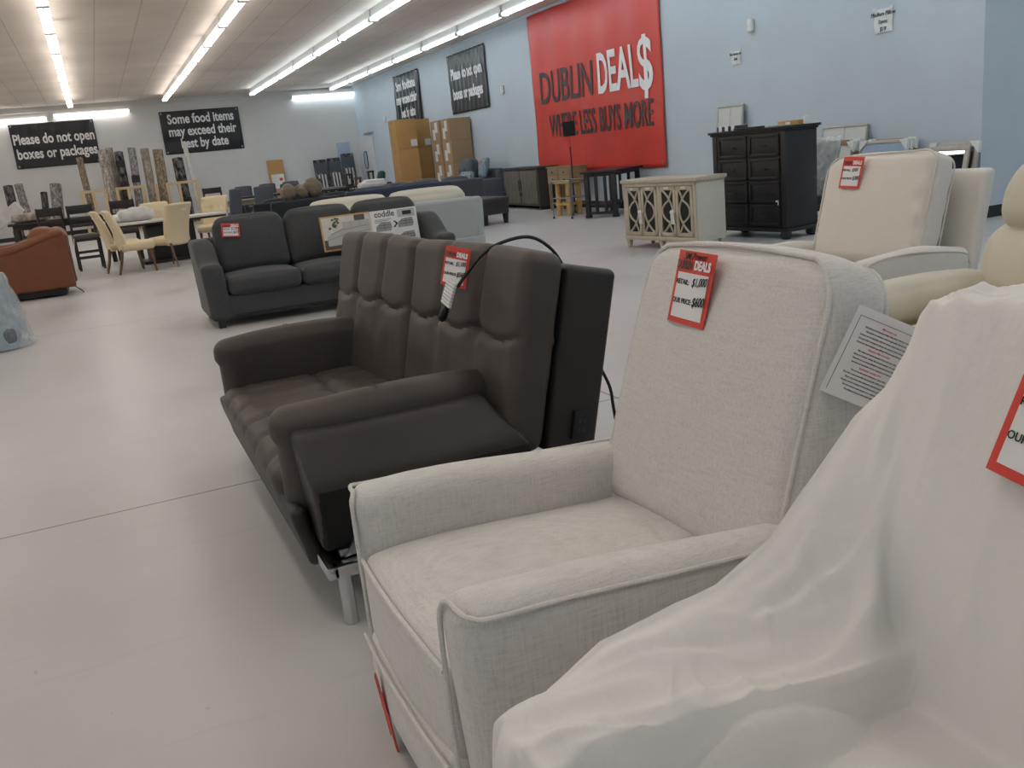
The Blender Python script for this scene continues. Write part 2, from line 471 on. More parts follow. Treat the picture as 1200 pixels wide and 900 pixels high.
# ------------------------------------------------------------------ strip lights
ROWS = [(8.42, 'closest to the red banner'), (5.6, 'second from the red banner'),
        (2.73, 'third from the red banner'), (-.16, 'fourth from the red banner'), (-3.05, 'added unseen at inner left'), (-5.95, 'added unseen at outer left')]  # last two rows are out of view, added for their light on the room
def make_light(loc, rz, label, tube='tube_cool'):
    t = thing('strip_light', label, 'ceiling light', loc, rz, 'fluorescent strip lights on the ceiling')
    b = MB(); b.box((-.045, -1.23, .03), (.045, 1.23, .20), .008); b.build('housing', 'white_paint', t)
    for s in (-1, 1):
        b = MB(); b.tube([(s*.05, -1.18, .01), (s*.05, 1.18, .01)], .03, 10); b.build('lamp_tube', tube, t)
    for s in (-1, 1):
        b = MB(); b.box((-.085, s*1.2-.02, -.04), (.085, s*1.2+.02, .04), .006); b.build('end_bracket', 'white_paint', t)
    return t
proto = None; warm = None
for ri, (x, rn) in enumerate(ROWS):
    for k in range(14):
        y = 33.3-1.24-2.53*k
        lab = 'strip light %s from the back wall in the ceiling row %s' % (ORD[k], rn)
        if proto is None: proto = make_light((x, y, 4.08), 0, lab)
        elif ri < 2: dup(proto, (x, y, 4.08), 0, lab)
        elif warm is None: warm = make_light((x, y, 4.08), 0, lab, 'tube_warm')
        else: dup(warm, (x, y, 4.08), 0, lab)
for k in range(3):  # two short rows out of view, added to brighten the jogged wall
    dup(proto, (11.3, 5.4-2.53*k, 4.08), 0, 'strip light %s from the wall corner in the added unseen inner short row at right' % ORD[k])
    dup(proto, (13.9, 5.4-2.53*k, 4.08), 0, 'strip light %s from the wall corner in the added unseen outer short row at right' % ORD[k])
for x, z, lab in ((8.48, 4.0, 'white strip light running along the back wall above the far corner door'),
               (.45, 3.94, 'white strip light along the back wall, right one above the left black banner'),
               (-2.15, 3.88, 'white strip light along the back wall, leftmost of the two above the left black banner')):
    dup(warm if x < 5 else proto, (x, 34.86, z), 90, lab)

# ------------------------------------------------------------------ banners
def banner(name, label, w, h, loc, rz, mat, wr=.02, freq=6, top=.0, seed=0):
    """vinyl sheet hung in local xz plane, facing -y"""
    t = thing(name, label, 'banner', loc, rz, None)
    b = MB(); nx, nz = 70, 40; front = []
    def surf(u, v):
        x = (u-.5)*w; z = (v-.5)*h
        y = -.015 - wr*.72 - wr*(.5+.5*math.sin(u*freq*6.28+seed+1.3*math.sin(v*3+seed))*(.35+.65*v)) - wr*.6*noise.noise((u*freq*.7, v*3, seed))
        y -= wr*.5*math.sin(v*14+u*5)*.3
        return V(x, y, z)
    F = [[surf(i/nx, j/nz) for j in range(nz+1)] for i in range(nx+1)]
    B = [[p+V(0, .006, 0) for p in r] for r in F]
    b.grid(F); b.grid([r[::-1] for r in B])
    for i in range(nx):
        for j in (0, nz): b.face([b.bm.verts.new(q) for q in (F[i][j], F[i+1][j], B[i+1][j], B[i][j])])
    for j in range(nz):
        for i in (0, nx): b.face([b.bm.verts.new(q) for q in (F[i][j], F[i][j+1], B[i][j+1], B[i][j])])
    bmesh.ops.remove_doubles(b.bm, verts=list(b.bm.verts), dist=1e-5)
    b.build('sheet', mat, t, sharp=False)
    for sx in (-1, 1):
        for sz in (-1, 1):
            g = MB(); q = surf(.5+sx*(.5-.07/w), .5+sz*(.5-.07/h)); g.lathe([(.02, 0), (.035, .004), (.035, .008), (.02, .012)], n=12, M4=T(q.x, q.y, q.z) @ R(90, 'X'))
            g.build('grommet', 'galvanised', t)
    return t, surf
def wrap_text(o, surf, w, h, lift=.016):
    """press flat lettering onto the rippled sheet"""
    m = o.matrix_local.copy(); o.matrix_local = Matrix()
    bm = bmesh.new(); bm.from_mesh(o.data)
    bmesh.ops.triangulate(bm, faces=list(bm.faces))
    for i in range(5):
        e = [e for e in bm.edges if e.calc_length() > .05]
        if e: bmesh.ops.subdivide_edges(bm, edges=e, cuts=1); bmesh.ops.triangulate(bm, faces=list(bm.faces))
    for v in bm.verts:
        d = v.co.z
        q = m @ V(v.co.x, v.co.y, 0)
        p = surf(q.x/w+.5, q.z/h+.5); v.co = V(q.x, p.y-lift-d, q.z)
    bm.to_mesh(o.data); bm.free()
def bold_text(parent, surf, w, h, body, size, mat, x, z, sx, bold, **kw):
    o = text(body, size, mat, parent, (x, 0, z), (90, 0, 0), sx, bold, **kw); bpy.context.view_layer.update()
    o.matrix_local = Matrix.LocRotScale(V(x, 0, z), Euler((PI/2, 0, 0)), V(1, 1, 1)); wrap_text(o, surf, w, h); return o

t, s = banner('banner', 'black vinyl banner about boxes or packages on the back wall, beside the rug rack', 2.6, 1.44, (-.86, YB, 3.05), 0, 'banner_black', .022, 5, seed=1)
bold_text(t, s, 2.6, 1.44, 'Please do not open', .46, 'letter_white', .0, .20, .70, .012)
bold_text(t, s, 2.6, 1.44, 'boxes or packages', .46, 'letter_white', .02, -.27, .72, .012)
t, s = banner('banner', 'black vinyl banner about food items on the back wall, three lines of text', 2.73, 1.46, (3.94, YB, 3.10), 0, 'banner_black', .02, 4, seed=2)
for i, tx in enumerate(('Some food items', 'may exceed their', 'best by date')):
    bold_text(t, s, 2.73, 1.46, tx, .45, 'letter_white', .02, .44-.42*i, .74, .012)
t, s = banner('banner', 'black vinyl banner with two text lines on the right wall, right of the stacked cartons', 2.62, 1.55, (XR, 23.34, 3.25), -90, 'banner_black', .022, 9, seed=3)
bold_text(t, s, 2.62, 1.55, 'Please do not open', .40, 'letter_white', 0, .24, .70, .014)
bold_text(t, s, 2.62, 1.55, 'boxes or packages', .40, 'letter_white', 0, -.28, .71, .014)
t, s = banner('banner', 'crumpled black vinyl banner on the right wall directly above the stacked cartons', 2.5, 1.6, (XR, 28.45, 3.22), -90, 'banner_black', .045, 7, seed=4)
for i, tx in enumerate(('Some food items', 'may exceed their', 'best by date')):
    bold_text(t, s, 2.5, 1.6, tx, .40, 'letter_white', .02, .45-.42*i, .70, .015)
RW, RH = 5.22, 3.42
t, s = banner('banner', 'huge red shop banner with grey and white lettering on the right wall', RW, RH, (XR, 16.8, 2.49), -90, 'banner_red', .035, 5, seed=5)
bold_text(t, s, RW, RH, 'DUBLIN', .97, 'letter_grey', -1.0, .08, .70, .008)
bold_text(t, s, RW, RH, 'DEAL', 1.06, 'letter_white', 1.10, .12, .60, .024)
bold_text(t, s, RW, RH, '$', 1.32, 'letter_white', 2.12, .12, .68, .024)
bold_text(t, s, RW, RH, 'WHERE LESS BUYS MORE', .68, 'letter_grey', .22, -.74, .555, .008)

# small things fixed to the right wall
def wall_box(name, label, y, z):
    t = thing(name, label, 'sensor', (XR, y, z), -90)
    b = MB(); b.soft((0, -.035, 0), (.12, .07, .2), .03); b.build('housing', 'white_paint', t)
    b = MB(); b.soft((0, -.068, .02), (.07, .02, .06), .01); b.build('lens', 'paper', t)
wall_box('motion_sensor', 'white sensor box on the right wall above the black chest', 11.75, 2.84)
wall_box('motion_sensor', 'white sensor box on the right wall between the red banner and a black banner', 21.15, 2.81)
wall_box('motion_sensor', 'white sensor box on the right wall left of the crumpled banner', 31.2, 2.8)
def paper_note(label, y, z, w, h, lines, size):
    t = thing('paper_note', label, 'note', (XR, y, z), -90)
    b = MB(); P = [[V((i/8-.5)*w, -.008-.012*math.sin(i*.8+j*.5)**2, (j/8-.5)*h) for j in range(9)] for i in range(9)]
    b.grid(P); b.grid([[p+V(0, .003, 0) for p in r][::-1] for r in P]); b.build('sheet', 'paper', t, sharp=False)
    for i, l in enumerate(lines):
        text(l, size, 'ink', t, (0, -.026, h*.28-i*size*1.25), (90, 0, 0), .9, 0, 'handwriting', shear=.25)
    tp = MB()
    for sx in (-1, 1): tp.box((sx*w*.45-.03, -.026, h*.45), (sx*w*.45+.03, -.022, h*.56), 0)
    tp.build('tape', 'tape_white', t)
paper_note('white handwritten note taped high on the right wall, near the wall corner', 9.17, 2.5, .30, .29, ['Medium Pillow', 'Items', '$19'], .075)
paper_note('small white handwritten note on the right wall, lower left of a sensor box', 12.15, 2.42, .22, .2, ['No Items on', 'Sofa'], .06)

# ------------------------------------------------------------------ ivory recliner (faces -x, root at front centre)
def lerp(a, b, t): return a+(b-a)*t
def recliner_parts(t, fab='ivory_linen', detail=True):
    HW = .405
    for s in (-1, 1):
        a = MB()
        def warp(v, p, s=s):
            # top slopes down to the back; front leans; inner side swells
            x, y, z = v; k = sstep(.2, .62, z)
            z2 = z - .06*sstep(.1, .9, x)*k
            x2 = x - .012*sstep(0, .6, z) if x < .2 else x
            y2 = y - s*.02*k*(1 if (y*s < .34) else 0)
            if x < .16: y2 -= s*.014*(1-x/.16)*k
            return (x2, y2, z2)
        a.soft((.46, s*.352, .335), (.92, .105, .55), .048, (0, .006, 0), (22, 3, 14), warp)
        arm = a.build('arm', fab, t)
        p = MB()
        yo = s*.403
        pts = [(-.013, s*.302, .10), (-.016, s*.300, .35), (-.016, s*.302, .545), (-.012, s*.307, .588), (-.004, s*.325, .603), (.0, s*.365, .600), (.012, s*.393, .596),
               (.05, yo, .590), (.2, yo+s*.002, .584), (.4, yo+s*.003, .568), (.6, yo+s*.002, .554), (.8, yo, .543), (.90, yo-s*.004, .53)]
        p.tube(smooth_path(pts, 5), .0055, 8); p.build('piping', fab, arm)
    # seat cushion
    b = MB()
    def wseat(v, p):
        x, y, z = v
        z += .035*(1-(y/.34)**2)*sstep(-.05, .1, x)*(1 if z > .4 else 0) - .03*sstep(.1, .75, x)
        x -= .02*(1-(y/.33)**2)*(1-sstep(.0, .2, x))
        return (x, y, z)
    b.soft((.355, 0, .345), (.73, .60, .21), .034, (0, 0, .012), (16, 16, 6), wseat)
    seat = b.build('seat', fab, t)
    b = MB(); pts = [(-.009 - .02*(1-(y/.33)**2), y, .4435+.013*(1-(y/.30)**2)) for y in np.linspace(-.283, .283, 22)]
    b.tube(pts, .0055, 8); b.build('piping', fab, seat)
    # footrest panel below the seat
    b = MB(); b.soft((.05, 0, .165), (.15, .60, .20), .035, (.02, 0, 0), (4, 14, 6)); fp = b.build('footrest_panel', fab, t)
    b = MB(); b.tube([(-.030-.012*(1-(y/.33)**2), y, .247) for y in np.linspace(-.29, .29, 18)], .005, 8); b.build('piping', fab, fp)
    # outer back shell
    b = MB()
    def wsh(v, p):
        x, y, z = v; return (x + .30*(z-.1) - .05*(y/.4)**2*sstep(.3, .9, z), y*(1-.12*sstep(.6, 1, z)), z)
    b.soft((.88, 0, .50), (.12, .80, .82), .05, (0, 0, 0), (3, 14, 14), wsh); b.build('back_shell', fab, t)
    # back cushion with piped boxing
    b = MB()
    TILT = 18; mid = .30
    def wb(v, p):
        x, y, z = v
        u = (z-0)/mid    # -1..1
        y *= 1 - .035*max(0, u)**2
        k = abs(p[1])
        if p[2] > .6: z -= .028*max(0, (abs(y)-.2)/.12)**2*(1 if z > .2 else 0)
        return (x, y, z)
    MT = T(.868, 0, .735) @ R(TILT, 'Y')
    b.soft((0, 0, 0), (.19, .70, .70), .05, (.035, .006, .018), (5, 20, 20), wb, M4=MT); bc = b.build('back_cushion', fab, t)
    def ring(xo):
        pts = []
        for sy, sz, a0 in ((1, 1, 0), (-1, 1, 90), (-1, -1, 180), (1, -1, 270)):
            for i in range(7):
                a = math.radians(a0+15*i); rr = .06
                y = sy*(.343-rr)+rr*math.cos(a); z = sz*(.343-rr)+rr*math.sin(a)
                y *= 1-.035*max(0, z/mid)**2
                if z > .2: z -= .03*max(0, (abs(y)-.2)/.12)**2
                pts.append((y, z))
        out = []
        for i in range(len(pts)):
            a, c = pts[i], pts[(i+1) % len(pts)]
            n = 8 if math.dist(a, c) > .1 else 1
            for j in range(n): out.append((lerp(a[0], c[0], j/n), lerp(a[1], c[1], j/n)))
        return [MT @ V(xo - math.copysign(.018, -xo)*0 , y, z*1.0 + (.018*(1-(y/.33)**2) if z > .3 else 0)) for y, z in out]
    for xo in (-.081, .081):
        b = MB(); b.tube(ring(xo), .0058, 8, closed=True); b.build('piping', fab, bc)
    b = MB()
    for sx in (.12, .74):
        for sy in (-.3, .3): b.lathe([(.028, 0), (.034, .05), (.034, .07)], (sx, sy, 0), 14)
    b.box((.08, -.36, .05), (.80, .36, .09), .01); b.build('base', 'black_plastic', t)
RX, RY = .43, 1.705
rec = thing('recliner', 'ivory linen recliner in the foreground with a paper price tag on its back cushion', 'armchair', (RX, RY, 0))
recliner_parts(rec)
rm = MB()
P = [[V(-.052+.004*j, .17-.06*i/6+.03*j/6, .20-.19*j/6+.02*math.sin(i)) for j in range(7)] for i in range(7)]
rm.grid(P); rm.grid([[p+V(.002, 0, 0) for p in r][::-1] for r in P])
rm.build('hanging_tag', 'tag_red', rec)['label'] = 'red paper tag hanging off the footrest panel'

def price_tag(label, Mx, w=.155, h=.21, retail='$1,000', ours='$600', scribble=True, curl=-.004):
    """red-edged price card; Mx places its local xy plane (normal +z)"""
    t = thing('price_tag', label, 'price tag'); t.matrix_world = Mx
    def sheet(x0, x1, y0, y1, z, n=8):
        return [[V(lerp(x0, x1, i/n), lerp(y0, y1, j/n), z + curl*((lerp(x0, x1, i/n)/w*2)**2)) for j in range(n+1)] for i in range(n+1)]
    b = MB(); A = sheet(-w/2, w/2, -h/2, h/2, 0); b.grid(A); b.grid([[p-V(0, 0, .0012) for p in r][::-1] for r in A]); b.build('card', 'tag_red', t, sharp=False)
    b = MB(); b.grid(sheet(-w*.41, w*.41, -h*.42, h*.20, .0012)); b.build('price_panel', 'paper', t, sharp=False)
    Z0 = .0019
    text('DUBLIN', w*.2, 'letter_grey', t, (-w*.24, h*.30, Z0), (0, 0, 0), .58, .0006, 'lettering', thick=.0003)
    text('DEALS', w*.2, 'letter_white', t, (w*.23, h*.31, Z0), (0, 0, 0), .74, .0014, 'lettering', thick=.0003)
    text('RETAIL:', w*.115, 'ink', t, (-w*.40, h*.07, Z0), (0, 0, 0), .95, .0003, 'lettering', 'LEFT', thick=.0003)
    text('OUR PRICE:', w*.115, 'ink', t, (-w*.40, -h*.19, Z0), (0, 0, 0), .85, .0003, 'lettering', 'LEFT', thick=.0003)
    text(retail, w*.19, 'ink', t, (w*.03, h*.075, Z0), (0, 0, 6), .72, .0002, 'handwriting', 'LEFT', .3, thick=.0003)
    text(ours, w*.21, 'ink', t, (w*.12, -h*.185, Z0), (0, 0, 6), .72, .0004, 'handwriting', 'LEFT', .3, thick=.0003)
    if scribble: text('SM Power', w*.16, 'ink', t, (0, h*.43, Z0), (0, 0, 2), .9, .0002, 'handwriting', shear=.3, thick=.0003)
    return t
def frame_from(o, xdir, ydir):
    x = Vector(xdir).normalized(); z = x.cross(Vector(ydir)).normalized(); y = z.cross(x)
    return Matrix(((x.x, y.x, z.x, o[0]), (x.y, y.y, z.y, o[1]), (x.z, y.z, z.z, o[2]), (0, 0, 0, 1)))
# on the recliner back: reads towards -y, up along the tilted cushion
MTW = T(RX, RY, 0) @ T(.868, 0, .735) @ R(18, 'Y')
def on_back(y, z, off=.003, roll=0):
    x = -.095 - .035*(1-(y/.322)**2)*(1-(z/.35)**2) - off
    o = MTW @ V(x, y, z); m = frame_from(o, MTW.to_3x3() @ V(0, -1, 0), MTW.to_3x3() @ V(-.05*(1 if z > 0 else -1), 0, 1))
    return m @ R(roll, 'Z')
price_tag('red and white price tag on the back of the foreground ivory linen recliner', on_back(.062, .235, .022, -2), .148, .175)

# white care leaflet pinned at the side of the recliner's back
t = thing('care_leaflet', 'white printed leaflet with lines of small text on the side of the foreground recliner', 'leaflet')
t.matrix_world = frame_from((1.345, 1.300, .882), (.62, -.30, -.36), (.36, -.12, .62))
w, h = .155, .185
b = MB(); A = [[V((i/6-.5)*w, (j/6-.5)*h, .004*math.sin(i*.6)) for j in range(7)] for i in range(7)]
b.grid(A); b.grid([[p-V(0, 0, .001) for p in r][::-1] for r in A]); b.build('sheet', 'paper', t, sharp=False)
b = MB(); b.box((-w*.44, h*.40, .0046), (w*.44, h*.405, .0052), 0); b.box((-w*.44, -h*.45, .0046), (-w*.435, h*.40, .0052), 0); b.build('rule', 'ink', t)
rng = random.Random(3)
for k in range(18):
    y = h*.35 - k*h*.043
    red = k in (0, 6, 11)
    body = ' '.join(''.join(rng.choice('aeionrtslmc') for _ in range(rng.randint(2, 8))) for _ in range(3 if red else 9))
    text(body.capitalize(), .0052 if not red else .0058, 'ink_pink' if red else 'ink', t, (0, y, .0048), (0, 0, 0), .78 if not red else 1, .0001, 'printed_line', thick=.0001)

# ------------------------------------------------------------------ armchair under a dust sheet, nearest the camera
CX, CY = .345, .645
cov = thing('recliner', 'recliner hidden under the white dust sheet, nearest the camera', 'armchair', (CX, CY, 0))
recliner_parts(cov)
cov.scale = (.93, .93, .92); cov.location.x += .045
def body_h(x, y):
    """height of the chair's top at local x, y (a little generous)"""
    x = (x-.045)/.93; y = y/.93
    h = .40
    if abs(y) > .258 and x < .95 and x > -.03: h = max(h, .620 - .06*sstep(.1, .9, x))
    if -.03 < x < .75 and abs(y) <= .29: h = max(h, .487)
    if x > .62 and abs(y) < .43:
        zf = .43 + (x-.62)/.235*.72
        top = 1.15 - .035*max(0, (abs(y)-.25)/.18)**2 - .4*max(0, x-1.05)
        h = max(h, min(zf, top))
    return h*.92
BORDER = [(-.02, .33), (.10, .315), (.20, .29), (.32, .28), (.39, .275), (.50, .268), (.59, .272), (.64, .295), (.668, .325), (.69, .345), (.72, .36)]
def make_sheet():
    nx, ny = 230, 180
    xs = np.linspace(-.02, 1.28, nx); ys = np.linspace(-.47, .455, ny)
    B = np.array([[body_h(x, y) for y in ys] for x in xs]) + .014
    edge = np.zeros_like(B, bool); edge[0] = edge[-1] = True; edge[:, 0] = edge[:, -1] = True
    B[0] = np.where(np.abs(ys) < .28, .46, .47); B[-1] = .84
    for i, x in enumerate(xs):
        B[i, -1] = np.interp(x, [-.02, .015, .07, .23, .45, .56, .75, .94, 1.12, 1.28], [.46, .50, .56, .645, .675, .725, .90, 1.00, .98, .84])
        B[i, 0] = B[i, -1]
    H = B.copy()
    for it in range(2400):
        A = H.copy(); A[1:-1, 1:-1] = (H[:-2, 1:-1]+H[2:, 1:-1]+H[1:-1, :-2]+H[1:-1, 2:])/4 - .00009
        H = np.maximum(A, B); H[edge] = B[edge]
    X, Y = np.meshgrid(xs, ys, indexing='ij')
    def dist(pts):
        best = np.full_like(X, 9.); along = np.zeros_like(X); tot = len(pts)-1; side = np.zeros_like(X)
        for i in range(tot):
            a, c = np.array(pts[i]), np.array(pts[i+1]); d = c-a; L2 = d@d
            t = np.clip(((X-a[0])*d[0]+(Y-a[1])*d[1])/L2, 0, 1)
            q = np.hypot(X-a[0]-t*d[0], Y-a[1]-t*d[1]); sg = d[0]*(Y-a[1])-d[1]*(X-a[0])
            m = q < best; best = np.where(m, q, best); along = np.where(m, (i+t)/tot, along); side = np.where(m, sg, side)
        return best, along, side
    # inside the hood's hanging edge the cloth lies on the seat and the back instead of bridging
    d, al, sd = dist(BORDER)
    inner = (sd < 0) & (X > -.01)
    k = np.where(inner, np.exp(-(d/.013)**2), 1.)
    low = B + .02
    k = np.clip(k + np.clip((X-.655)/.085, 0, 1), 0, 1)
    H = np.where(inner & (Y > -.2), low + (H-low)*k, H)
    for it in range(2):
        A = H.copy(); A[1:-1, 1:-1] = (H[1:-1, 1:-1]*2+H[:-2, 1:-1]+H[2:, 1:-1]+H[1:-1, :-2]+H[1:-1, 2:])/6
        H = np.where(edge, H, A)
    H += .014*np.exp(-(np.where(inner, d, -d)+.012)**2/.00028)*np.sin(np.clip(al, .03, .97)*PI)**.4
    # second fold hanging from the hood over the seat
    H = np.maximum(H, .565 - ((X-.37)/.15)**2*.06 - (np.where(Y > .232, .4, 1.)*(Y-.232)/.032)**2*.05)
    H = np.maximum(H, .56 - ((X-.14)/.10)**2*.06 - (np.where(Y > .252, .4, 1.)*(Y-.252)/.03)**2*.05)
    def ridge(pts, amp, wd):
        q, a, s_ = dist(pts); return amp*np.exp(-(q/wd)**2)*np.sin(np.clip(a, .02, .98)*PI)**.5
    for pts, amp, wd in FOLDS: H += ridge(pts, amp, wd)
    def nz(x, y):
        a = noise.noise((x*3.1, y*3.7, 1.3))*.010 + noise.noise((x*8, y*7, 4.1))*.0035
        c = noise.noise((x*4.2+y*2.6, y*6.5-x*1.6, 7.7)); e = noise.noise((x*7-y*5, y*8+x*3, 2.2))
        g = noise.noise((x*2.2-y*3.1, y*4.5+x*2.4, 5.9))
        return a + .013*max(0, 1-abs(c)*7)**1.5 + .007*max(0, 1-abs(e)*9)**1.5 + .015*max(0, 1-abs(g)*8)**1.6 - .003
    N = np.array([[nz(x, y) for y in ys] for x in xs])
    H += N*np.clip((ys[-1]-Y)/.09, .15, 1)*np.clip((H-.42)*5, .25, 1)*np.where((X > .72) & (Y < .3), .45, .85)
    # rounded shoulders along the outer edges
    dx = np.minimum(X-xs[0], xs[-1]-X); dy = np.minimum(Y-ys[0], ys[-1]-Y)
    H -= .030*np.exp(-(np.minimum(dx, dy)/.022)**2)
    rc = .10
    def corner(x, y):
        a = max(0, xs[0]+rc-x) - max(0, x-(xs[-1]-rc)); b_ = max(0, ys[0]+rc-y) - max(0, y-(ys[-1]-rc))
        if a and b_:
            s_ = max(abs(a), abs(b_))/math.hypot(a, b_); x += a*(1-s_); y += b_*(1-s_)
        return x, y
    rows = [[V(*corner(xs[i], ys[j]), H[i, j]) for j in range(ny)] for i in range(nx)]
    def skirt(p, n, k, K, s):
        d = k/K; wv = .5+.5*math.sin(s*21+1.3*math.sin(s*9))
        out = .014*min(1, d*6) + .05*d**.9*(.35+wv*.8)
        return p + V(n[0]*out, n[1]*out, -(p.z-.02)*d**1.05)
    ring = [(i, 0) for i in range(nx)] + [(nx-1, j) for j in range(1, ny)] + [(i, ny-1) for i in range(nx-2, -1, -1)] + [(0, j) for j in range(ny-2, 0, -1)]
    b = MB(); vs = b.grid(rows)
    K = 18; per = 0; cols = []
    pts = [rows[i][j] for i, j in ring]; n_ = len(pts)
    for q, (i, j) in enumerate(ring):
        p = pts[q]; t = pts[(q+3) % n_]-pts[q-3]
        nn = V(t.y, -t.x, 0).normalized()
        per += (V(p.x, p.y, 0)-V(pts[q-1].x, pts[q-1].y, 0)).length
        cols.append([vs[i][j]] + [b.bm.verts.new(skirt(p, nn, k, K, per)) for k in range(1, K+1)])
    for q in range(n_):
        a, c = cols[q], cols[(q+1) % n_]
        for k in range(K): b.face([a[k], a[k+1], c[k+1], c[k]])
    o = b.build('dust_sheet', 'sheet', None, sharp=False)
    o.location = (CX, CY, 0)
    return o, xs, ys, H
FOLDS = [([(.02, .40), (.20, .375), (.42, .35), (.58, .33)], .012, .022),
         ([(.20, .44), (.36, .40), (.52, .36), (.60, .33)], .010, .014),
         ([(.62, .44), (.60, .40), (.59, .34)], .010, .014),
         ([(.08, .30), (.14, .22), (.20, .10), (.22, -.05)], .02, .03),
         ([(.95, .38), (.84, .33), (.76, .30), (.70, .27)], .018, .022),
         ([(.92, .22), (.82, .20), (.72, .17)], .012, .03),
         ([(.95, .05), (.86, .02), (.72, .0)], .014, .05),
         ([(.80, .405), (.74, .39), (.69, .365)], .008, .009),
         ([(.66, .415), (.55, .395), (.44, .40), (.34, .42)], .009, .010),
         ([(.03, .33), (.12, .30), (.22, .275), (.32, .262)], .012, .012)]
sheet, SX, SY, SH = make_sheet()
tag(sheet, 'white nonwoven dust sheet draped over the chair nearest the camera', 'dust sheet')
m = frame_from((1.105, .752, .935), (0, -1, 0), (.31, 0, .95)) @ R(-8, 'Z')
price_tag('red-edged price tag on the white dust sheet, cut by the right edge of the photo', m, .15, .19, '$800', '$480', False)

# ------------------------------------------------------------------ charcoal click-back loveseat
LX, LY = .41, 3.52
LK = 1.22
lv = thing('loveseat', 'charcoal tufted vinyl loveseat with chrome legs behind the foreground recliner', 'sofa', (LX, LY, 0))
VN, VD = 'charcoal_vinyl', 'charcoal_vinyl_dark'
b = MB()
for y in (-.815, .815): b.box((.02, y-.02, .165), (.95, y+.02, .205), .008)
for x in (.025, .95): b.box((x-.02, -.835, .165), (x+.02, .835, .205), .008)
b.build('frame_rail', 'chrome', lv)
b = MB(); b.box((.02, -.79, .15), (.93, .79, .168), .002); b.build('underside', 'black_plastic', lv)
for x in (.06, .90):
    for y in (-.985, .59):
        b = MB(); b.lathe([(.023, 0), (.024, .004), (.022, .01), (.022, .165)], (x, y, 0), 18); b.build('leg', 'chrome', lv)
# bracket seen at the near corner
b = MB(); b.box((.06, -.785, .205), (.30, -.765, .23), .003)
b.prism([(0, 0), (.20, 0), (.15, .07), (.05, .06)], .012, T(.07, -.785, .208) @ R(12, 'Z') @ R(90, 'X'), .002)
for x in (.1, .16): b.lathe([(.006, 0), (.006, .006)], (x, -.79, .212), 8)
b.build('hinge_bracket', 'steel', lv)
for s in (-1, 1):
    # outer panel of the arm: flared facet with a crease
    a = MB(); prof = []
    def wa(v, p, s=s):
        x, y, z = v; u = (z-.22)/.37
        yo = y*s
        if yo > .68:
            yo += .05*(1-abs(u-.62)/.62) if u < .62 else .05*(1-(u-.62)/.38*1.9)
        # rear edge cut on a slant
        x2 = x - .10*sstep(.5, 1, u)*sstep(.35, .73, x)
        x2 += .03*(1-u) if x < .2 else 0
        return (x2, s*yo, z)
    a.mats = ['charcoal_vinyl_shaded', 'black_felt']; a.soft((.36, s*.705, .405), (.74, .13, .37), .022, (0, 0, 0), (14, 4, 10), wa)
    for f in a.bm.faces:
        c_ = f.calc_center_median()
        if c_.z < .44 and c_.y*s > .70 and c_.x > .02: f.material_index = 1
    arm = a.build('arm_panel', VN, lv)
    a = MB()
    def wr(v, p, s=s):
        x, y, z = v
        z2 = z + .018*math.sin(min(1, max(0, x/.75))*PI) - .02*sstep(.55, .8, x) if z > .5 else z
        y2 = y - s*.05*sstep(.5, .8, x) - s*.02*(1-sstep(0, .15, x))
        return (x - (.0 if z < .55 else .015), y2, z2)
    a.soft((.375, s*.615, .47), (.83, .125, .36), .06, (0, .012, 0), (18, 4, 8), wr); roll = a.build('arm_cushion', VN, lv)
    a = MB()
    for dx in (-.006, .006):
        pts = [(.30+dx, s*.545, .44), (.295+dx, s*.546, .56), (.29+dx, s*.56, .628), (.29+dx, s*.60, .668), (.29+dx, s*.64, .664), (.29+dx, s*.672, .63)]
        a.tube(smooth_path(pts, 4), .0016, 5)
    a.build('stitching', 'stitch', roll)
# seat with tuft channels
b = MB()
def gro(d, w): return math.exp(-(d/w)**2)
def ws(v, p):
    x, y, z = v
    if z > .36:
        g = 0
        for yy in (-.40, -.205, 0, .205, .40): g += gro(y-yy, .022)*(.016 if x < .34 else .010)
        g += gro(x-.36, .02)*.016
        for yy in (-.40, -.205, 0, .205, .40): g += .02*gro(y-yy, .05)*gro(x-.36, .05)
        g += .003*noise.noise((x*14, y*5, 2)) + .004*math.sin(x*70+y*9)*gro(x+.01, .12)
        z -= g
    x -= .025*(1-sstep(.0, .2, x))*sstep(.25, .42, z)
    return (x, y, z)
b.soft((.35, 0, .325), (.78, 1.14, .23), .07, (0, 0, .02), (34, 80, 6), ws); seat = b.build('seat', VN, lv)
b = MB()
for dx in (-.006, .006): b.tube([(.36+dx, y, .445+.012*(1-(y/.55)**2)-.004-.02*sum(gro(y-yy, .05) for yy in (-.40, -.205, 0, .205, .40))) for y in np.linspace(-.54, .54, 80)], .0014, 5)
b.build('stitching', 'stitch', seat)
b = MB()
def wap(v, p): return (v.x - .035*sstep(.15, .34, v.z), v.y, v.z)
b.soft((.01, .03, .25), (.05, 1.46, .20), .02, (0, 0, 0), (2, 30, 6), wap); b.build('front_apron', VD, lv)
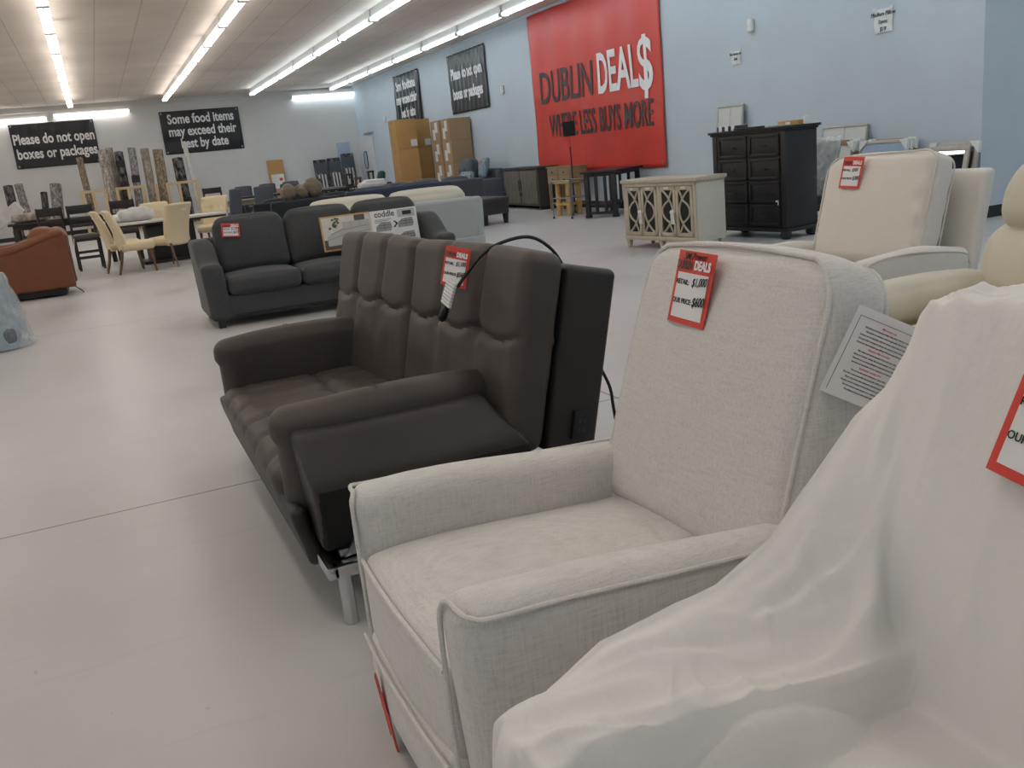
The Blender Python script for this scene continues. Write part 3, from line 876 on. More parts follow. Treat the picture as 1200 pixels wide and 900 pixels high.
# back: two cushions on a slab, all leaning back
YAW = -4.0
MBK = T(.745, 0, .40) @ R(-YAW, 'Z') @ R(13.5, 'Y')
def back_cushion(y0, y1):
    b = MB(); w = y1-y0; c = (y0+y1)/2
    def wc(v, p):
        x, y, z = v
        if x < 0:
            g = 0; hs = .335
            for k in (1/3, 2/3):
                yy = y0+w*k
                up = sstep(hs-.03, hs+.04, z)
                g += gro(y-yy, .020)*.018*up + gro(y-yy, .03)*.008*(1-up)*sstep(0, .3, z)
                g += .020*gro(y-yy, .03)*gro(z-hs, .04)
            dip = .012*math.cos((y-y0)/w*6*PI)
            g += gro(z-hs-dip, .013)*.016
            g += .004*noise.noise((z*9, y*6, 5+y0)) + .005*math.sin((z*16+abs(((y-y0)/w*3) % 1-.5)*8))*gro(z-.23, .08)
            x += g*(1-abs((y-c)/(w/2))**10)
        z += .012*(1-((y-c)/(w/2))**2) if z > .45 else 0
        return (x, y, z)
    b.soft((-.085, c, .30), (.15, w-.008, .66), .045, (.012, 0, 0), (4, 46, 50), wc, M4=MBK); o = b.build('back_cushion', VN, lv)
    b = MB(); hs = .335
    for dz in (-.012, .012):
        b.tube([MBK @ V(-.162+.020+.03*sum(gro(y-(y0+w*k), .05) for k in (1/3, 2/3))*.7, y, hs+dz+.010*math.cos((y-y0)/w*6*PI)) for y in np.linspace(y0+.05, y1-.05, 40)], .0013, 5)
    b.build('stitching', 'stitch', o)
back_cushion(-.79, .02); back_cushion(.02, .83)
b = MB(); b.soft((.10, .02, .285), (.20, 1.60, .63), .025, (.0, 0, 0), (3, 12, 8), M4=MBK); slab = b.build('back_slab', VD, lv)
b = MB(); b.box((.03, -.7, .0), (.10, .72, .56), .01, M4=MBK); b.build('back_board', VD, lv)
b = MB()
for z0, z1 in ((.04, .10),):
    b.box((.085, -.792, z0-.02), (.155, -.776, z1+.02), .004, M4=MBK)
b.build('outlet_plate', 'black_plastic', lv)
b = MB()
for z in (.055, .085):
    for x in (.108, .128): b.box((x-.002, -.7935, z-.006), (x+.002, -.7915, z+.006), 0, M4=MBK)
b.build('outlet_slots', 'letter_grey', lv)
b = MB(); b.box((.198, -.70, .44), (.206, -.60, .52), .002, M4=MBK); b.build('rear_label', 'paper', lv)
def widen(o):
    for c in children(o):
        if c.name.startswith('leg'): continue
        c.data.transform(Matrix.Diagonal((1, LK, 1, 1))); widen(c)
bpy.context.view_layer.update(); widen(lv)
# power cord: up from behind, over the top, hanging on the front
L2 = lambda p: V(p[0]-LX, p[1]-LY, p[2])
cordpts = [(1.60, 2.80, .40), (1.60, 2.82, .48), (1.555, 2.84, .60), (1.52, 2.86, .70), (1.50, 2.87, .84), (1.47, 2.87, .95), (1.42, 2.87, 1.02), (1.35, 2.87, 1.06), (1.26, 2.88, 1.055), (1.18, 2.885, 1.025), (1.115, 2.895, .965), (1.075, 2.90, .92)]
lowr = [(1.66, 2.78, .02), (1.64, 2.78, .14), (1.61, 2.79, .28)]
b = MB(); b.tube(smooth_path([L2(p) for p in lowr+cordpts], 6), .0062, 8); cord = b.build('power_cord', 'cord_black', lv)
b = MB(); d = V(-.035, .045, -.10).normalized()
p0 = L2((1.07, 2.905, .935)); b.tube([p0+d*.02, p0+d*.10], [.0062, .0062], 8)
pl = p0+d*.095; b.tube([pl, pl+d*.01, pl+d*.045, pl+d*.055], [.008, .014, .016, .012], 12)
plug = b.build('plug', 'cord_black', cord)
b = MB()
for s in (-1, 1):
    q = pl+d*.055+V(0, s*.007, 0); b.tube([q, q+d*.02], .0022, 6)
b.build('prongs', 'chrome', plug)
b = MB()
for k in range(8):
    q = p0+d*(-.01+.0125*k)+V(-.012, .012-.003*k, .0); b.box((-.006, -.044, -.0048), (.004, .030, .0048), .001, M4=T(*q) @ R(12, 'X') @ R(22, 'Y'))
b.build('cord_wrap', 'paper', cord)
MLW = T(LX, LY, 0) @ MBK
def on_lv(y, z, off=.004, roll=0):
    o = T(LX, LY, 0) @ Matrix.Diagonal((1, LK, 1, 1)) @ MBK @ V(-.172-off, y, z); return frame_from(o, MLW.to_3x3() @ V(0, -1, 0), MLW.to_3x3() @ V(0, 0, 1)) @ R(roll, 'Z')
price_tag('red price tag behind the plug on the back of the charcoal loveseat', on_lv(-.425, .545, .036, 0) @ R(26, 'Y') @ R(-4, 'Z'), .115, .14, '$1,100', '$560', False)

# ------------------------------------------------------------------ generic upholstered sofa (faces -x, root at front centre on the floor)
def sofa(name, label, cat, loc, rz, W=2.0, D=.95, fab='grey_chenille', seat_h=.46, arm_h=.63, arm_w=.18, back_h=.82, cush_top=.98, n=2,
         legs=.10, arm_slope=.0, tilt=12, cush_t=.2, skirt=None, group=None, cush_fab=None, leg_mat='black_wood', leg_in=.0, wing=False, puffs=(.05, .03), tuft=False, arms=True):
    t = thing(name, label, cat, loc, rz, group); cf = cush_fab or fab
    iw = W-2*arm_w if arms else W-.04
    b = MB(); b.soft((D*.5+.02, 0, (legs+seat_h-.17)/2), (D-.06, W-.04, seat_h-.17-legs), .025, n=6); b.build('base', fab, t)
    if arms:
        for s in (-1, 1):
            b = MB()
            def wa(v, p):
                x, y, z = v; k = sstep(legs+.1, arm_h, z)
                z += arm_slope*sstep(.15, .55, x)*k
                x += .03*(1-k) if x < .1 else 0
                return (x, y+s*.02*k, z)
            b.soft((D*.47, s*(W/2-arm_w/2), (arm_h+legs)/2), (D*.94, arm_w, arm_h-legs), .05, (.01, .008, .012), (14, 5, 8), wa)
            b.build('arm', fab, t)
    b = MB()
    def wb(v, p): return (v.x + .10*(v.z-legs), v.y, v.z)
    b.soft((D-.17, 0, (back_h+legs)/2), (.15, W-.03, back_h-legs), .04, (0, 0, .01), (4, 14, 8), wb); b.build('back_frame', fab, t)
    cw = iw/n
    for k in range(n):
        y = -iw/2 + cw*(k+.5)
        b = MB(); b.soft((D*.36, y, seat_h-.08), (D*.72, cw-.012, .17), .055, (.015, 0, puffs[1]), (10, 10, 4)); b.build('seat_cushion', fab, t)
    for k in range(n):
        y = -iw/2 + cw*(k+.5)
        H = cush_top-seat_h+.02
        b = MB(); MT = T(D*.60, y, seat_h+H/2-.02) @ R(tilt, 'Y')
        def wc(v, p):
            x, yy, z = v
            if tuft and x < 0:
                for a, c in ((-.22, .02), (.22, .02)):
                    x += .05*math.exp(-((yy-a*cw)**2+(z-c)**2)/.004)
                x += .018*math.exp(-((z-.02)/.03)**2)
            z -= .03*max(0, (abs(p[1])-.6)/.4)**2*(1 if z > 0 else 0)
            return (x, yy, z)
        b.soft((0, 0, 0), (cush_t, cw-.01, H), .075, (puffs[0], 0, .02), (5, 14, 14), wc, M4=MT); b.build('back_cushion', cf, t)
    for sx in (.07, D-.09):
        for sy in (-W/2+.09, W/2-.09):
            b = MB(); lw = .032
            b.lathe([(lw*.8, 0), (lw, .01), (lw*1.25, legs+.015)], (sx, sy, 0), 4, M4=None) if False else b.box((sx-lw, sy-lw, 0), (sx+lw, sy+lw, legs+.01), .004)
            b.build('leg', leg_mat, t)
    return t

# ---- grey sofa bed with chaise
gs = sofa('sofa', 'charcoal grey fabric sofa with two back cushions, facing the camera behind the loveseat', 'sofa', (2.02, 8.72, 0), 90, 2.50, .98, 'grey_chenille', .46, .60, .20, .80, .99, 3,
          legs=.07, arm_slope=.20, tilt=14, cush_t=.24)
b = MB(); b.soft((-.36, -.78, .36), (.92, .70, .18), .06, (0, 0, .03), (8, 8, 4)); b.build('chaise_cushion', 'grey_chenille', gs)
b = MB(); b.soft((-.36, -.78, .17), (.88, .68, .22), .03, n=5); b.build('chaise_base', 'grey_chenille', gs)
b = MB(); b.box((.035, -1.04, .075), (.05, 1.04, .11), .002); b.build('kick_panel', 'black_plastic', gs)
b = MB(); b.tube([(-.02, -.35+.02*i, .292-.004*math.sin(i)) for i in range(60)], .004, 6); b.build('front_seam', 'black_weave', gs)
# folding product card on its seat
t = thing('display_card', 'wide printed cardboard display card standing on the grey sofa seat', 'display card', (2.46, 8.90, .735), 0)
t.rotation_euler = (math.radians(-6), 0, math.radians(4))
b = MB(); b.box((-.52, 0, -.17), (.0, .008, .17), .001); b.build('photo_panel', 'card_gold', t)
b = MB(); b.box((.0, -.006, -.17), (.50, .006, .165), .001); b.build('white_panel', 'paper', t)
b = MB(); b.box((-.505, -.003, -.155), (-.005, 0, .155), 0); b.build('picture_wall', 'photo_wall', t)
b = MB(); b.box((-.505, -.004, -.155), (-.005, -.002, -.06), 0); b.build('picture_floor', 'photo_floor', t)
b = MB()
b.prism([(-.47, -.12), (-.33, -.12), (-.29, -.075), (-.10, -.09), (.0-.02, -.04), (-.02, .10), (-.30, .10), (-.30, .04), (-.43, -.005), (-.47, -.03)], .002, T(0, -.0045, 0) @ R(90, 'X')); b.build('picture_sofa', 'photo_sofa', t)
b = MB()
for p in (((-.30, .03), (-.02, .05), (-.02, .042), (-.30, .022)), ((-.30, .04), (-.43, -.005), (-.42, -.012), (-.30, .03)), ((-.215, .10), (-.21, .10), (-.21, .045), (-.215, .045)), ((-.12, .10), (-.115, .10), (-.115, .05), (-.12, .05)), ((-.47, -.06), (-.30, -.02), (-.30, -.027), (-.47, -.067)), ((-.30, -.02), (-.02, .0), (-.02, -.007), (-.30, -.027))):
    b.prism(p, .001, T(0, -.0068, 0) @ R(90, 'X'))
b.build('picture_cushion_line', 'photo_sofa_dark', t)
b = MB()
rr = random.Random(2)
for k in range(14):
    x, z = -.385+rr.uniform(-.05, .05), .09+rr.uniform(-.045, .05)
    b.prism([(x-.016, z), (x, z+.012), (x+.016, z), (x, z-.012)], .001, T(0, -.0045-.0004*k, 0) @ R(90, 'X'))
b.build('picture_plant', 'photo_leaf', t)
b = MB(); b.box((-.17, -.005, .10), (-.06, -.003, .155), 0); b.build('picture_frame', 'photo_floor', t)
text('coddle', .085, 'ink', t, (.15, -.008, .125), (90, 0, 0), .95, .0008, thick=.0006)
b = MB(); b.box((.29, -.0075, .075), (.48, -.0055, .155), 0); b.build('icon_panel', 'photo_sofa', t)
b = MB(); b.box((.345, -.009, .095), (.44, -.007, .135), 0); b.build('icon_screen', 'ink', t)
for x, z in ((.13, .0), (.37, .02), (.13, -.115), (.37, -.115)):
    b = MB(); b.prism([(x-.09, z-.045), (x+.07, z-.045), (x+.085, z-.01), (x+.075, z+.045), (x-.04, z+.04), (x-.085, z+.0)], .0012, T(0, -.0058, 0) @ R(90, 'X')); o = b.build('sofa_picture', 'photo_sofa_dark', t)
    b = MB()
    for zz in (-.012, .012): b.prism([(x-.08, z+zz), (x+.075, z+zz), (x+.075, z+zz+.004), (x-.08, z+zz+.004)], .0012, T(0, -.0068, 0) @ R(90, 'X'))
    b.prism([(x, z-.04), (x+.004, z-.04), (x+.004, z+.04), (x, z+.04)], .0012, T(0, -.0068, 0) @ R(90, 'X'))
    b.build('cushion_line', 'letter_grey', o)
b = MB(); b.prism([(.235, .045), (.25, .05), (.285, .02), (.245, -.02), (.23, -.015), (.262, .018)], .0012, T(0, -.0058, 0) @ R(90, 'X')); b.build('arrow', 'ink', t)
for k in range(3):
    b = MB(); b.box((.04, -.007, .07-.013*k), (.22-.03*k, -.0055, .074-.013*k), 0); b.build('printed_line', 'letter_grey', t)
m = frame_from((1.13, 9.155, .875), (1, .0, 0), (0, .24, .97)) @ R(-6, 'Z')
price_tag('red and white price tag on the left back cushion of the grey sofa', m, .17, .13, '$1,200', '$650', False)

# ---- pale sofa with its back to the camera, dark sofas behind it
sofa('sofa', 'pale cream-grey sofa turned away, its flat back seen behind the grey sofa', 'sofa', (3.42, 12.05, 0), -90, 2.36, 1.0, 'light_grey_weave', .48, .80, .14, .82, .97, 2, legs=.05, tilt=18, cush_t=.26, cush_fab='cream_weave', puffs=(.09, .03))
t = sofa('sofa', 'black low-backed sofa turned away, behind the left half of the grey sofa', 'sofa', (3.05, 15.6, 0), -90, 1.15, .95, 'black_weave', .45, .66, .18, .92, .93, 2, legs=.08)
t = sofa('sofa', 'long dark navy sofa turned away, between the pale sofa and the stacked cartons', 'sofa', (4.68, 15.75, 0), -90, 1.9, .95, 'navy_weave', .45, .66, .18, .95, .97, 2, legs=.08)
sofa('sofa', 'slate blue sofa turned away, just behind the long dark navy sofa', 'sofa', (6.1, 18.2, 0), -90, 2.3, .95, 'slate_weave', .45, .66, .2, .88, .94, 3, legs=.08)
sofa('sofa', 'charcoal sofa with low back beyond the black sofa, left of the slate sofa', 'sofa', (3.75, 18.6, 0), -90, 2.2, .95, 'black_weave', .45, .62, .2, .84, .88, 3, legs=.08)
# cushions lying along the dark sofa: three bronze fur rolls
for k, (x, y, z, r_, lab) in enumerate(((2.85, 15.0, 1.05, .11, 'bronze fur pouffe, leftmost of the three on the black sofa'), (3.04, 14.98, 1.04, .09, 'bronze fur pouffe, middle one of the three on the black sofa'), (3.25, 15.0, 1.08, .135, 'large bronze fur pouffe, rightmost of the three on the black sofa'))):
    t = thing('fur_pouffe', lab, 'cushion', (x, y, z-r_*.0), 0, 'bronze fur pouffes')
    b = MB(); b.soft((0, 0, 0), (r_*1.7, .42, r_*2), r_*.8, (.03, 0, .03), (8, 8, 8)); b.build('body', 'bronze_fur', t)
    b = MB(); b.tube([(math.cos(a)*r_*.92, -.1, math.sin(a)*r_*1.06) for a in np.linspace(0, 2*PI, 20)[:-1]], .012, 6, closed=True); b.build('seam_band', 'dark_seat', t)

# ---- second white armchair and cream leather recliner at the right
t = thing('armchair', 'white upholstered armchair with loose box cushion, in front of the leaning frames', 'armchair', (3.52, 4.02, 0), 7)
F = 'white_weave'
for s in (-1, 1):
    a = MB()
    def wq(v, p):
        x, y, z = v; k = sstep(.2, .6, z); return (x, y, z - .05*sstep(.45, 1, x)*k + .015*math.sin(min(1, max(0, x))*PI)*k)
    a.soft((.46, s*.45, .33), (.92, .12, .56), .045, (0, .01, 0), (18, 4, 10), wq); o = a.build('arm', F, t)
    p = MB(); p.tube(smooth_path([(-.005, s*.50, .15), (-.006, s*.50, .5), (.03, s*.508, .596), (.3, s*.512, .612), (.6, s*.512, .585), (.85, s*.508, .545), (.92, s*.5, .48)], 5), .006, 8); p.build('piping', F, o)
b = MB(); b.soft((.38, 0, .36), (.78, .78, .2), .06, (.01, 0, .02), (10, 10, 5)); b.build('seat_cushion', F, t)
b = MB(); b.soft((.42, 0, .18), (.82, .84, .24), .03, n=6); b.build('base', F, t)
b = MB(); b.soft((.96, 0, .56), (.11, .94, .86), .035, (.01, 0, 0), (4, 12, 12), lambda v, p: (v.x+.26*(v.z-.2), v.y, v.z)); b.build('back_frame', F, t)
b = MB(); MT = T(.81, .02, .785) @ R(17, 'Y')
def wwc(v, p):
    x, y, z = v; z -= .05*max(0, (y-.18)/.2)**2*(1 if z > 0 else 0)
    if y < -.3: x += .006*math.sin(z*40)
    return (x, y, z)
b.soft((0, 0, 0), (.21, .76, .66), .06, (.05, .01, .02), (6, 18, 18), wwc, M4=MT); bc = b.build('back_cushion', F, t)
for xo in (-.085, .09):
    b = MB(); pts = []
    for sy, sz, a0 in ((1, 1, 0), (-1, 1, 90), (-1, -1, 180), (1, -1, 270)):
        for i in range(7):
            a = math.radians(a0+15*i); y = sy*(.376-.08)+.08*math.cos(a); z = sz*(.335-.08)+.08*math.sin(a)
            z -= .05*max(0, (y-.18)/.2)**2*(1 if z > 0 else 0); pts.append(MT @ V(xo, y, z))
    b.tube(pts, .005, 6, closed=True); b.build('piping', F, bc)
for sx in (.08, .85):
    for sy in (-.4, .4):
        b = MB(); b.box((sx-.03, sy-.03, 0), (sx+.03, sy+.03, .07), .004); b.build('leg', 'black_wood', t)
MA = T(3.52, 4.02, 0) @ R(7, 'Z') @ MT
o = MA @ V(-.165, .13, .20)
price_tag('red and white price tag on the back cushion of the white armchair', frame_from(o, MA.to_3x3() @ V(0, -1, 0), MA.to_3x3() @ V(-.05, 0, 1)) @ R(-3, 'Z'), .15, .19, '$500', '$300', False)

t = thing('recliner', 'cream leather recliner with bulging headrest, at the right edge of the photo', 'armchair', (2.74, 2.44, 0), 2)
F = 'cream_leather'
for s in (-1, 1):
    a = MB(); a.soft((.46, s*.42, .30), (.95, .16, .46), .05, (0, .02, 0), (10, 5, 8)); o = a.build('arm', F, t)
    a = MB(); a.soft((.42, s*.41, .545), (1.0, .23, .20), .095, (.02, .012, .01), (14, 6, 4), lambda v, p: (v.x, v.y, v.z-.02*sstep(.5, 1, v.x))); a.build('arm_pad', F, o)
b = MB(); b.soft((.36, 0, .36), (.85, .62, .24), .09, (.02, 0, .03), (10, 10, 4)); b.build('seat', F, t)
b = MB(); b.soft((.45, 0, .16), (.85, .78, .22), .03, n=5); b.build('base', 'black_plastic', t)
b = MB(); b.soft((.93, 0, .66), (.30, .80, .38), .13, (.04, .02, .0), (6, 12, 6), lambda v, p: (v.x+.30*(v.z-.5), v.y, v.z)); b.build('lower_back', F, t)
b = MB(); b.soft((.99, 0, .97), (.30, .74, .36), .12, (.05, .0, .02), (6, 12, 8), lambda v, p: (v.x+.30*(v.z-.7), v.y*(1-.25*sstep(.95, 1.2, v.z)), v.z)); b.build('headrest', F, t)
b = MB(); b.soft((1.10, 0, .55), (.16, .78, .80), .06, (0, 0, 0), (4, 8, 8), lambda v, p: (v.x+.30*(v.z-.5), v.y, v.z)); b.build('back_shell', F, t)

# ------------------------------------------------------------------ taupe sideboard with fretwork glass doors (faces -x)
t = thing('sideboard', 'taupe sideboard with four arched fretwork glass doors, alone on the floor', 'cabinet', (6.22, 9.42, 0), 9)
SW, SD, SHH = 1.34, .47, .85
b = MB()
b.box((.0, -SW/2+.03, .10), (SD, -SW/2+.05, SHH-.04), .002); b.box((.0, SW/2-.05, .10), (SD, SW/2-.03, SHH-.04), .002)
b.box((SD-.02, -SW/2+.04, .1), (SD, SW/2-.04, SHH-.04), .001); b.box((.0, -SW/2+.04, .12), (SD, SW/2-.04, .14), .001)
b.build('case', 'taupe_side', t)
b = MB(); b.box((.02, -SW/2+.05, .45), (SD-.03, SW/2-.05, .465), .001); b.build('shelf', 'natural_oak', t)
b = MB(); b.box((-.03, -SW/2, SHH-.045), (SD+.02, SW/2, SHH), .01); b.box((-.012, -SW/2+.018, SHH-.065), (SD+.005, SW/2-.018, SHH-.04), .006); b.build('top', 'taupe_paint', t)
b = MB()
b.box((-.012, -SW/2+.03, .10), (.012, -SW/2+.075, SHH-.05), .003); b.box((-.012, SW/2-.075, .10), (.012, SW/2-.03, SHH-.05), .003); b.box((-.012, -.02, .12), (.012, .02, SHH-.05), .003)
b.box((-.016, -SW/2+.025, .10), (.012, SW/2-.025, .155), .004); b.box((-.012, -SW/2+.03, SHH-.09), (.012, SW/2-.03, SHH-.05), .003)
b.build('face_frame', 'taupe_paint', t)
DW = (SW-.19)/4; H0, H1 = .16, SHH-.095
for k in range(4):
    yc = (-1.5+k)*DW + (-.02 if k < 2 else .02)
    d = MB(); w = DW/2-.004
    for a, c in (((-.018, yc-w, H0), (.002, yc-w+.04, H1)), ((-.018, yc+w-.04, H0), (.002, yc+w, H1)), ((-.018, yc-w, H0), (.002, yc+w, H0+.045)), ((-.018, yc-w, H1-.045), (.002, yc+w, H1))): d.box(a, c, .003)
    dr = d.build('door', 'taupe_paint', t)
    g = MB(); g.box((-.004, yc-w+.035, H0+.04), (0, yc+w-.035, H1-.04), 0); g.build('glass', 'dark_glass', dr)
    f = MB(); iw = w-.04; zc = (H0+H1)/2; hh = (H1-H0)/2-.045; sgn = 1 if k % 2 == 0 else -1
    # a tall arc bowing towards the pair's meeting stile, an ogee on the other side
    A = [(-.010, yc+sgn*iw*(-.86+1.72*math.cos(u*PI/2)**.8), zc+hh*u) for u in np.linspace(-1, 1, 25)]
    f.tube(A, .012, 6)
    og = [(.88, -1), (.55, -.80), (.20, -.52), (-.10, -.44), (-.55, -.30), (-.84, -.12), (-.88, 0), (-.84, .12), (-.55, .30), (-.10, .44), (.20, .52), (.55, .80), (.88, 1)]
    f.tube(smooth_path([(-.011, yc+sgn*iw*u, zc+hh*vv) for u, vv in og], 4), .012, 6); f.build('fretwork', 'taupe_paint', dr)
    tp = MB(); tp.box((-.022, yc-.03*(1 if k != 3 else 0), H1-.03), (-.018, yc+.04, H1-.005), 0, M4=T(0, 0, 0)); tp.build('tape', 'tape_white', dr)
for y in (-DW, DW):
    k = MB(); k.lathe([(.006, 0), (.008, .02), (.018, .03), (.014, .042)], n=12, M4=T(-.018, y+.0, .45) @ R(-90, 'Y')); kb = k.build('knob', 'silver_frame', t)
    k = MB()
    for q in range(3): k.tube(smooth_path([(-.05, y, .45), (-.06, y+.02*(q-1), .42), (-.045, y+.02*(q-1)+.01, .36), (-.05, y+.025*(q-1), .31)], 4), .009, 5)
    k.soft((-.055, y, .455), (.05, .06, .05), .02); k.build('foam_wrap', 'foam', kb)
for y in (-SW/2+.06, 0, SW/2-.06):
    for x in (.03, SD-.05):
        b = MB(); b.box((x-.03, y-.03, 0), (x+.03, y+.03, .105), .004)
        for v in b.bm.verts:
            if v.co.z < .05: v.co.x = x+(v.co.x-x)*.65; v.co.y = y+(v.co.y-y)*.65
        b.build('foot', 'taupe_paint', t)

# ------------------------------------------------------------------ black ten-drawer chest (faces -x)
t = thing('chest_of_drawers', 'tall black panelled chest of drawers between the sideboard and leaning frames', 'chest of drawers', (7.37, 9.14, 0), 6)
CW, CD, CH = 1.22, .52, 1.32
b = MB(); b.box((0, -CW/2, .09), (CD, CW/2, CH-.03), .004); b.box((-.008, CW/2-.07, .09), (.02, CW/2+.004, CH-.03), .003); b.box((-.008, -CW/2-.004, .09), (.02, -CW/2+.07, CH-.03), .003); b.build('case', 'black_wood', t)
b = MB(); b.box((-.045, -CW/2-.045, CH-.03), (CD+.03, CW/2+.045, CH), .006); b.box((-.025, -CW/2-.025, CH-.055), (CD+.01, CW/2+.025, CH-.03), .008); b.build('top', 'black_wood', t)
b = MB(); b.box((-.03, -CW/2-.03, .085), (CD+.01, CW/2+.03, .13), .01); b.build('plinth', 'black_wood', t)
zs = np.linspace(.15, CH-.07, 5)
for i in range(4):
    for k in range(2):
        y0 = -CW/2+.085+k*(CW-.17)/2+.01; y1 = y0+(CW-.17)/2-.02; z0, z1 = zs[i]+.01, zs[i+1]-.01
        d = MB(); d.box((-.012, y0, z0), (.004, y1, z1), .003)
        for a, c in (((-.022, y0, z0), (-.01, y1, z0+.035)), ((-.022, y0, z1-.035), (-.01, y1, z1)), ((-.022, y0, z0), (-.01, y0+.05, z1)), ((-.022, y1-.05, z0), (-.01, y1, z1))): d.box(a, c, .006)
        d = d.build('drawer', 'black_wood', t)
        h = MB(); yc, zc = (y0+y1)/2, (z0+z1)/2; h.tube(smooth_path([(-.014, yc-.05, zc), (-.035, yc-.045, zc), (-.037, yc, zc-.006), (-.035, yc+.045, zc), (-.014, yc+.05, zc)], 4), .006, 6); h.build('handle', 'black_plastic', d)
for y in (-CW/2+.05, CW/2-.05):
    for x in (.03, CD-.05):
        b = MB(); b.lathe([(.05, 0), (.065, .02), (.075, .05), (.06, .085), (.06, .092)], (x, y, 0), 16); b.build('bun_foot', 'black_wood', t)
b = MB(); b.box((-.026, -.50, .445), (-.022, -.455, .465), 0); b.box((-.026, -.50, .41), (-.022, -.485, .45), 0); b.build('tape', 'tape_white', t)
def on_chest(x, y, z=CH): return T(7.37, 9.14, 0) @ R(6, 'Z') @ V(x, y, z)
p = on_chest(.10, .36)
t = thing('striped_box', 'flat navy and white striped box on the left of the black chest top', 'box', p, 6)
b = MB(); b.box((-.1, -.17, 0), (.1, .17, .06), .004); b.build('body', 'stripe_navy', t)
b = MB()
for y in (-.11, .0, .11): b.box((-.103, y-.03, .001), (.103, y+.025, .062), .002)
b.build('stripe', 'letter_white', t)
p = on_chest(.10, -.08)
t = thing('white_board', 'thin white panel lying flat on the middle of the black chest', 'panel', p, 6)
b = MB(); b.box((-.16, -.26, 0), (.2, .24, .022), .003); b.build('panel', 'canvas_grey', t); b = MB(); b.box((-.165, -.265, .0), (-.158, .245, .026), .001); b.build('edge_strip', 'black_plastic', t)
p = on_chest(.36, -.39)
t = thing('cardboard_sleeve', 'small flat tan cardboard sleeve at the right of the black chest top', 'cardboard', p, 2)
b = MB(); b.box((-.08, -.17, 0), (.10, .17, .055), .003); b.build('sleeve', 'cardboard', t); b = MB(); b.box((-.081, -.04, .01), (-.079, .04, .04), 0); b.build('label', 'paper', t)
p = on_chest(.38, -.575)
t = thing('white_bottle', 'small white upright carton on the right rear of the black chest', 'carton', p, 2)
b = MB(); b.box((-.03, -.025, 0), (.03, .025, .09), .006); b.build('body', 'paper', t); b = MB(); b.lathe([(.012, .09), (.012, .10)], n=10); b.build('cap', 'white_paint', t)

# ------------------------------------------------------------------ frames leaning on the right wall
def frame(name, label, cat, y, w, h, lean, base_z=0, xb=None, fw=.05, fm='silver_frame', pm='mirror', corners=False, split=False, ft=.035, roll=0):
    """leans on the right wall: local -x is its face"""
    foot = xb if xb is not None else XR-.05-h*math.sin(math.radians(lean))
    t = thing(name, label, cat, (foot, y, base_z)); t.rotation_euler = (math.radians(roll), math.radians(lean), 0)
    b = MB()
    for a, c in (((-ft, -w/2, 0), (0, w/2, fw)), ((-ft, -w/2, h-fw), (0, w/2, h)), ((-ft, -w/2, fw), (0, -w/2+fw, h-fw)), ((-ft, w/2-fw, fw), (0, w/2, h-fw))): b.box(a, c, .004)
    b.build('frame', fm, t)
    b = MB(); b.box((-ft*.6, -w/2+fw*.8, fw*.8), (-ft*.4, w/2-fw*.8, h-fw*.8), 0); b.build('face', pm, t)
    b = MB(); b.box((-.006, -w/2+.01, .01), (.0, w/2-.01, h-.01), 0); b.build('backing', 'kraft_brown', t)
    if split:
        b = MB(); b.box((-ft*.7, -.006, fw), (-ft*.3, .006, h-fw), 0); b.build('divider', fm, t)
    if corners:
        for sy in (-1, 1):
            b = MB(); q = .14
            b.prism([(0, 0), (q, 0), (0, -q)], ft+.016, T(.008, sy*(w/2+.004), h+.004) @ Matrix(((0, 0, -1, 0), (-sy, 0, 0, 0), (0, 1, 0, 0), (0, 0, 0, 1))), .003); b.build('corner_guard', 'foam', t)
    return t
frame('painting', 'tall pale two-part panel on the wall, behind the left of the black chest', 'panel', 12.25, .66, 1.72, 7, fw=.03, fm='silver_frame', pm='canvas_grey', split=True)
frame('painting', 'large pale framed panel, right behind the black chest, lower than the tall one', 'panel', 9.78, .84, 1.25, 9, fw=.025, fm='silver_frame', pm='canvas_grey', split=True)
for k in range(3):
    frame('painting', ('brown-edged frame with white corner guard, nearest in the stack beside the wrapped picture', 'brown-edged frame with white corner guard, middle of the stack beside the wrapped picture', 'brown-edged frame with white corner guard, rearmost in the stack beside the wrapped picture')[k], 'picture', 9.62, .5, 1.03+.012*k, 9, xb=XR-.44+.055*k, fw=.04, fm='kraft_brown', pm='canvas_grey', corners=True)
for k in range(3):
    frame('leaning_mirror', ('front mirror with bluish glass leaning at the wall behind the white armchair', 'second mirror of the stack with bluish glass, mostly its white corner shows', 'rearmost mirror of the stack with bluish glass, only its edge shows')[k], 'mirror', 8.92-.012*k, .78, 1.02+.008*k, 11, xb=XR-.42+.06*k, fw=.035, fm='silver_frame' if k < 2 else 'kraft_brown', pm='mat_blue', corners=True)
for k in range(2):
    frame('leaning_mirror', ('narrower silver mirror leaning by the wall corner, front of its pair', 'wider silver mirror leaning by the wall corner, behind the other')[k], 'mirror', 8.02-.03*k, (.62, .70)[k], (.90, .94)[k], 11, xb=XR-.30+.07*k, fw=.06, fm='silver_frame', pm='mirror', corners=k == 1)
t = thing('bench', 'low dark bench standing between the black chest and the white armchair', 'bench', (8.55, 9.3, 0), 4)
b = MB(); b.soft((.2, 0, .33), (.45, 1.0, .12), .03, (0, 0, .01), 5); b.build('seat', 'ottoman_weave', t)
b = MB(); b.box((.0, -.48, .19), (.4, .48, .27), .01); b.build('apron', 'black_wood', t)
for x in (.04, .36):
    for y in (-.44, .44):
        b = MB(); b.box((x-.03, y-.03, 0), (x+.03, y+.03, .2), .004); b.build('leg', 'black_wood', t)
t = thing('painting', 'picture in shiny clear plastic wrap standing on the low dark bench', 'picture', (8.66, 9.36, .40), 0); t.rotation_euler = (0, math.radians(12), 0)
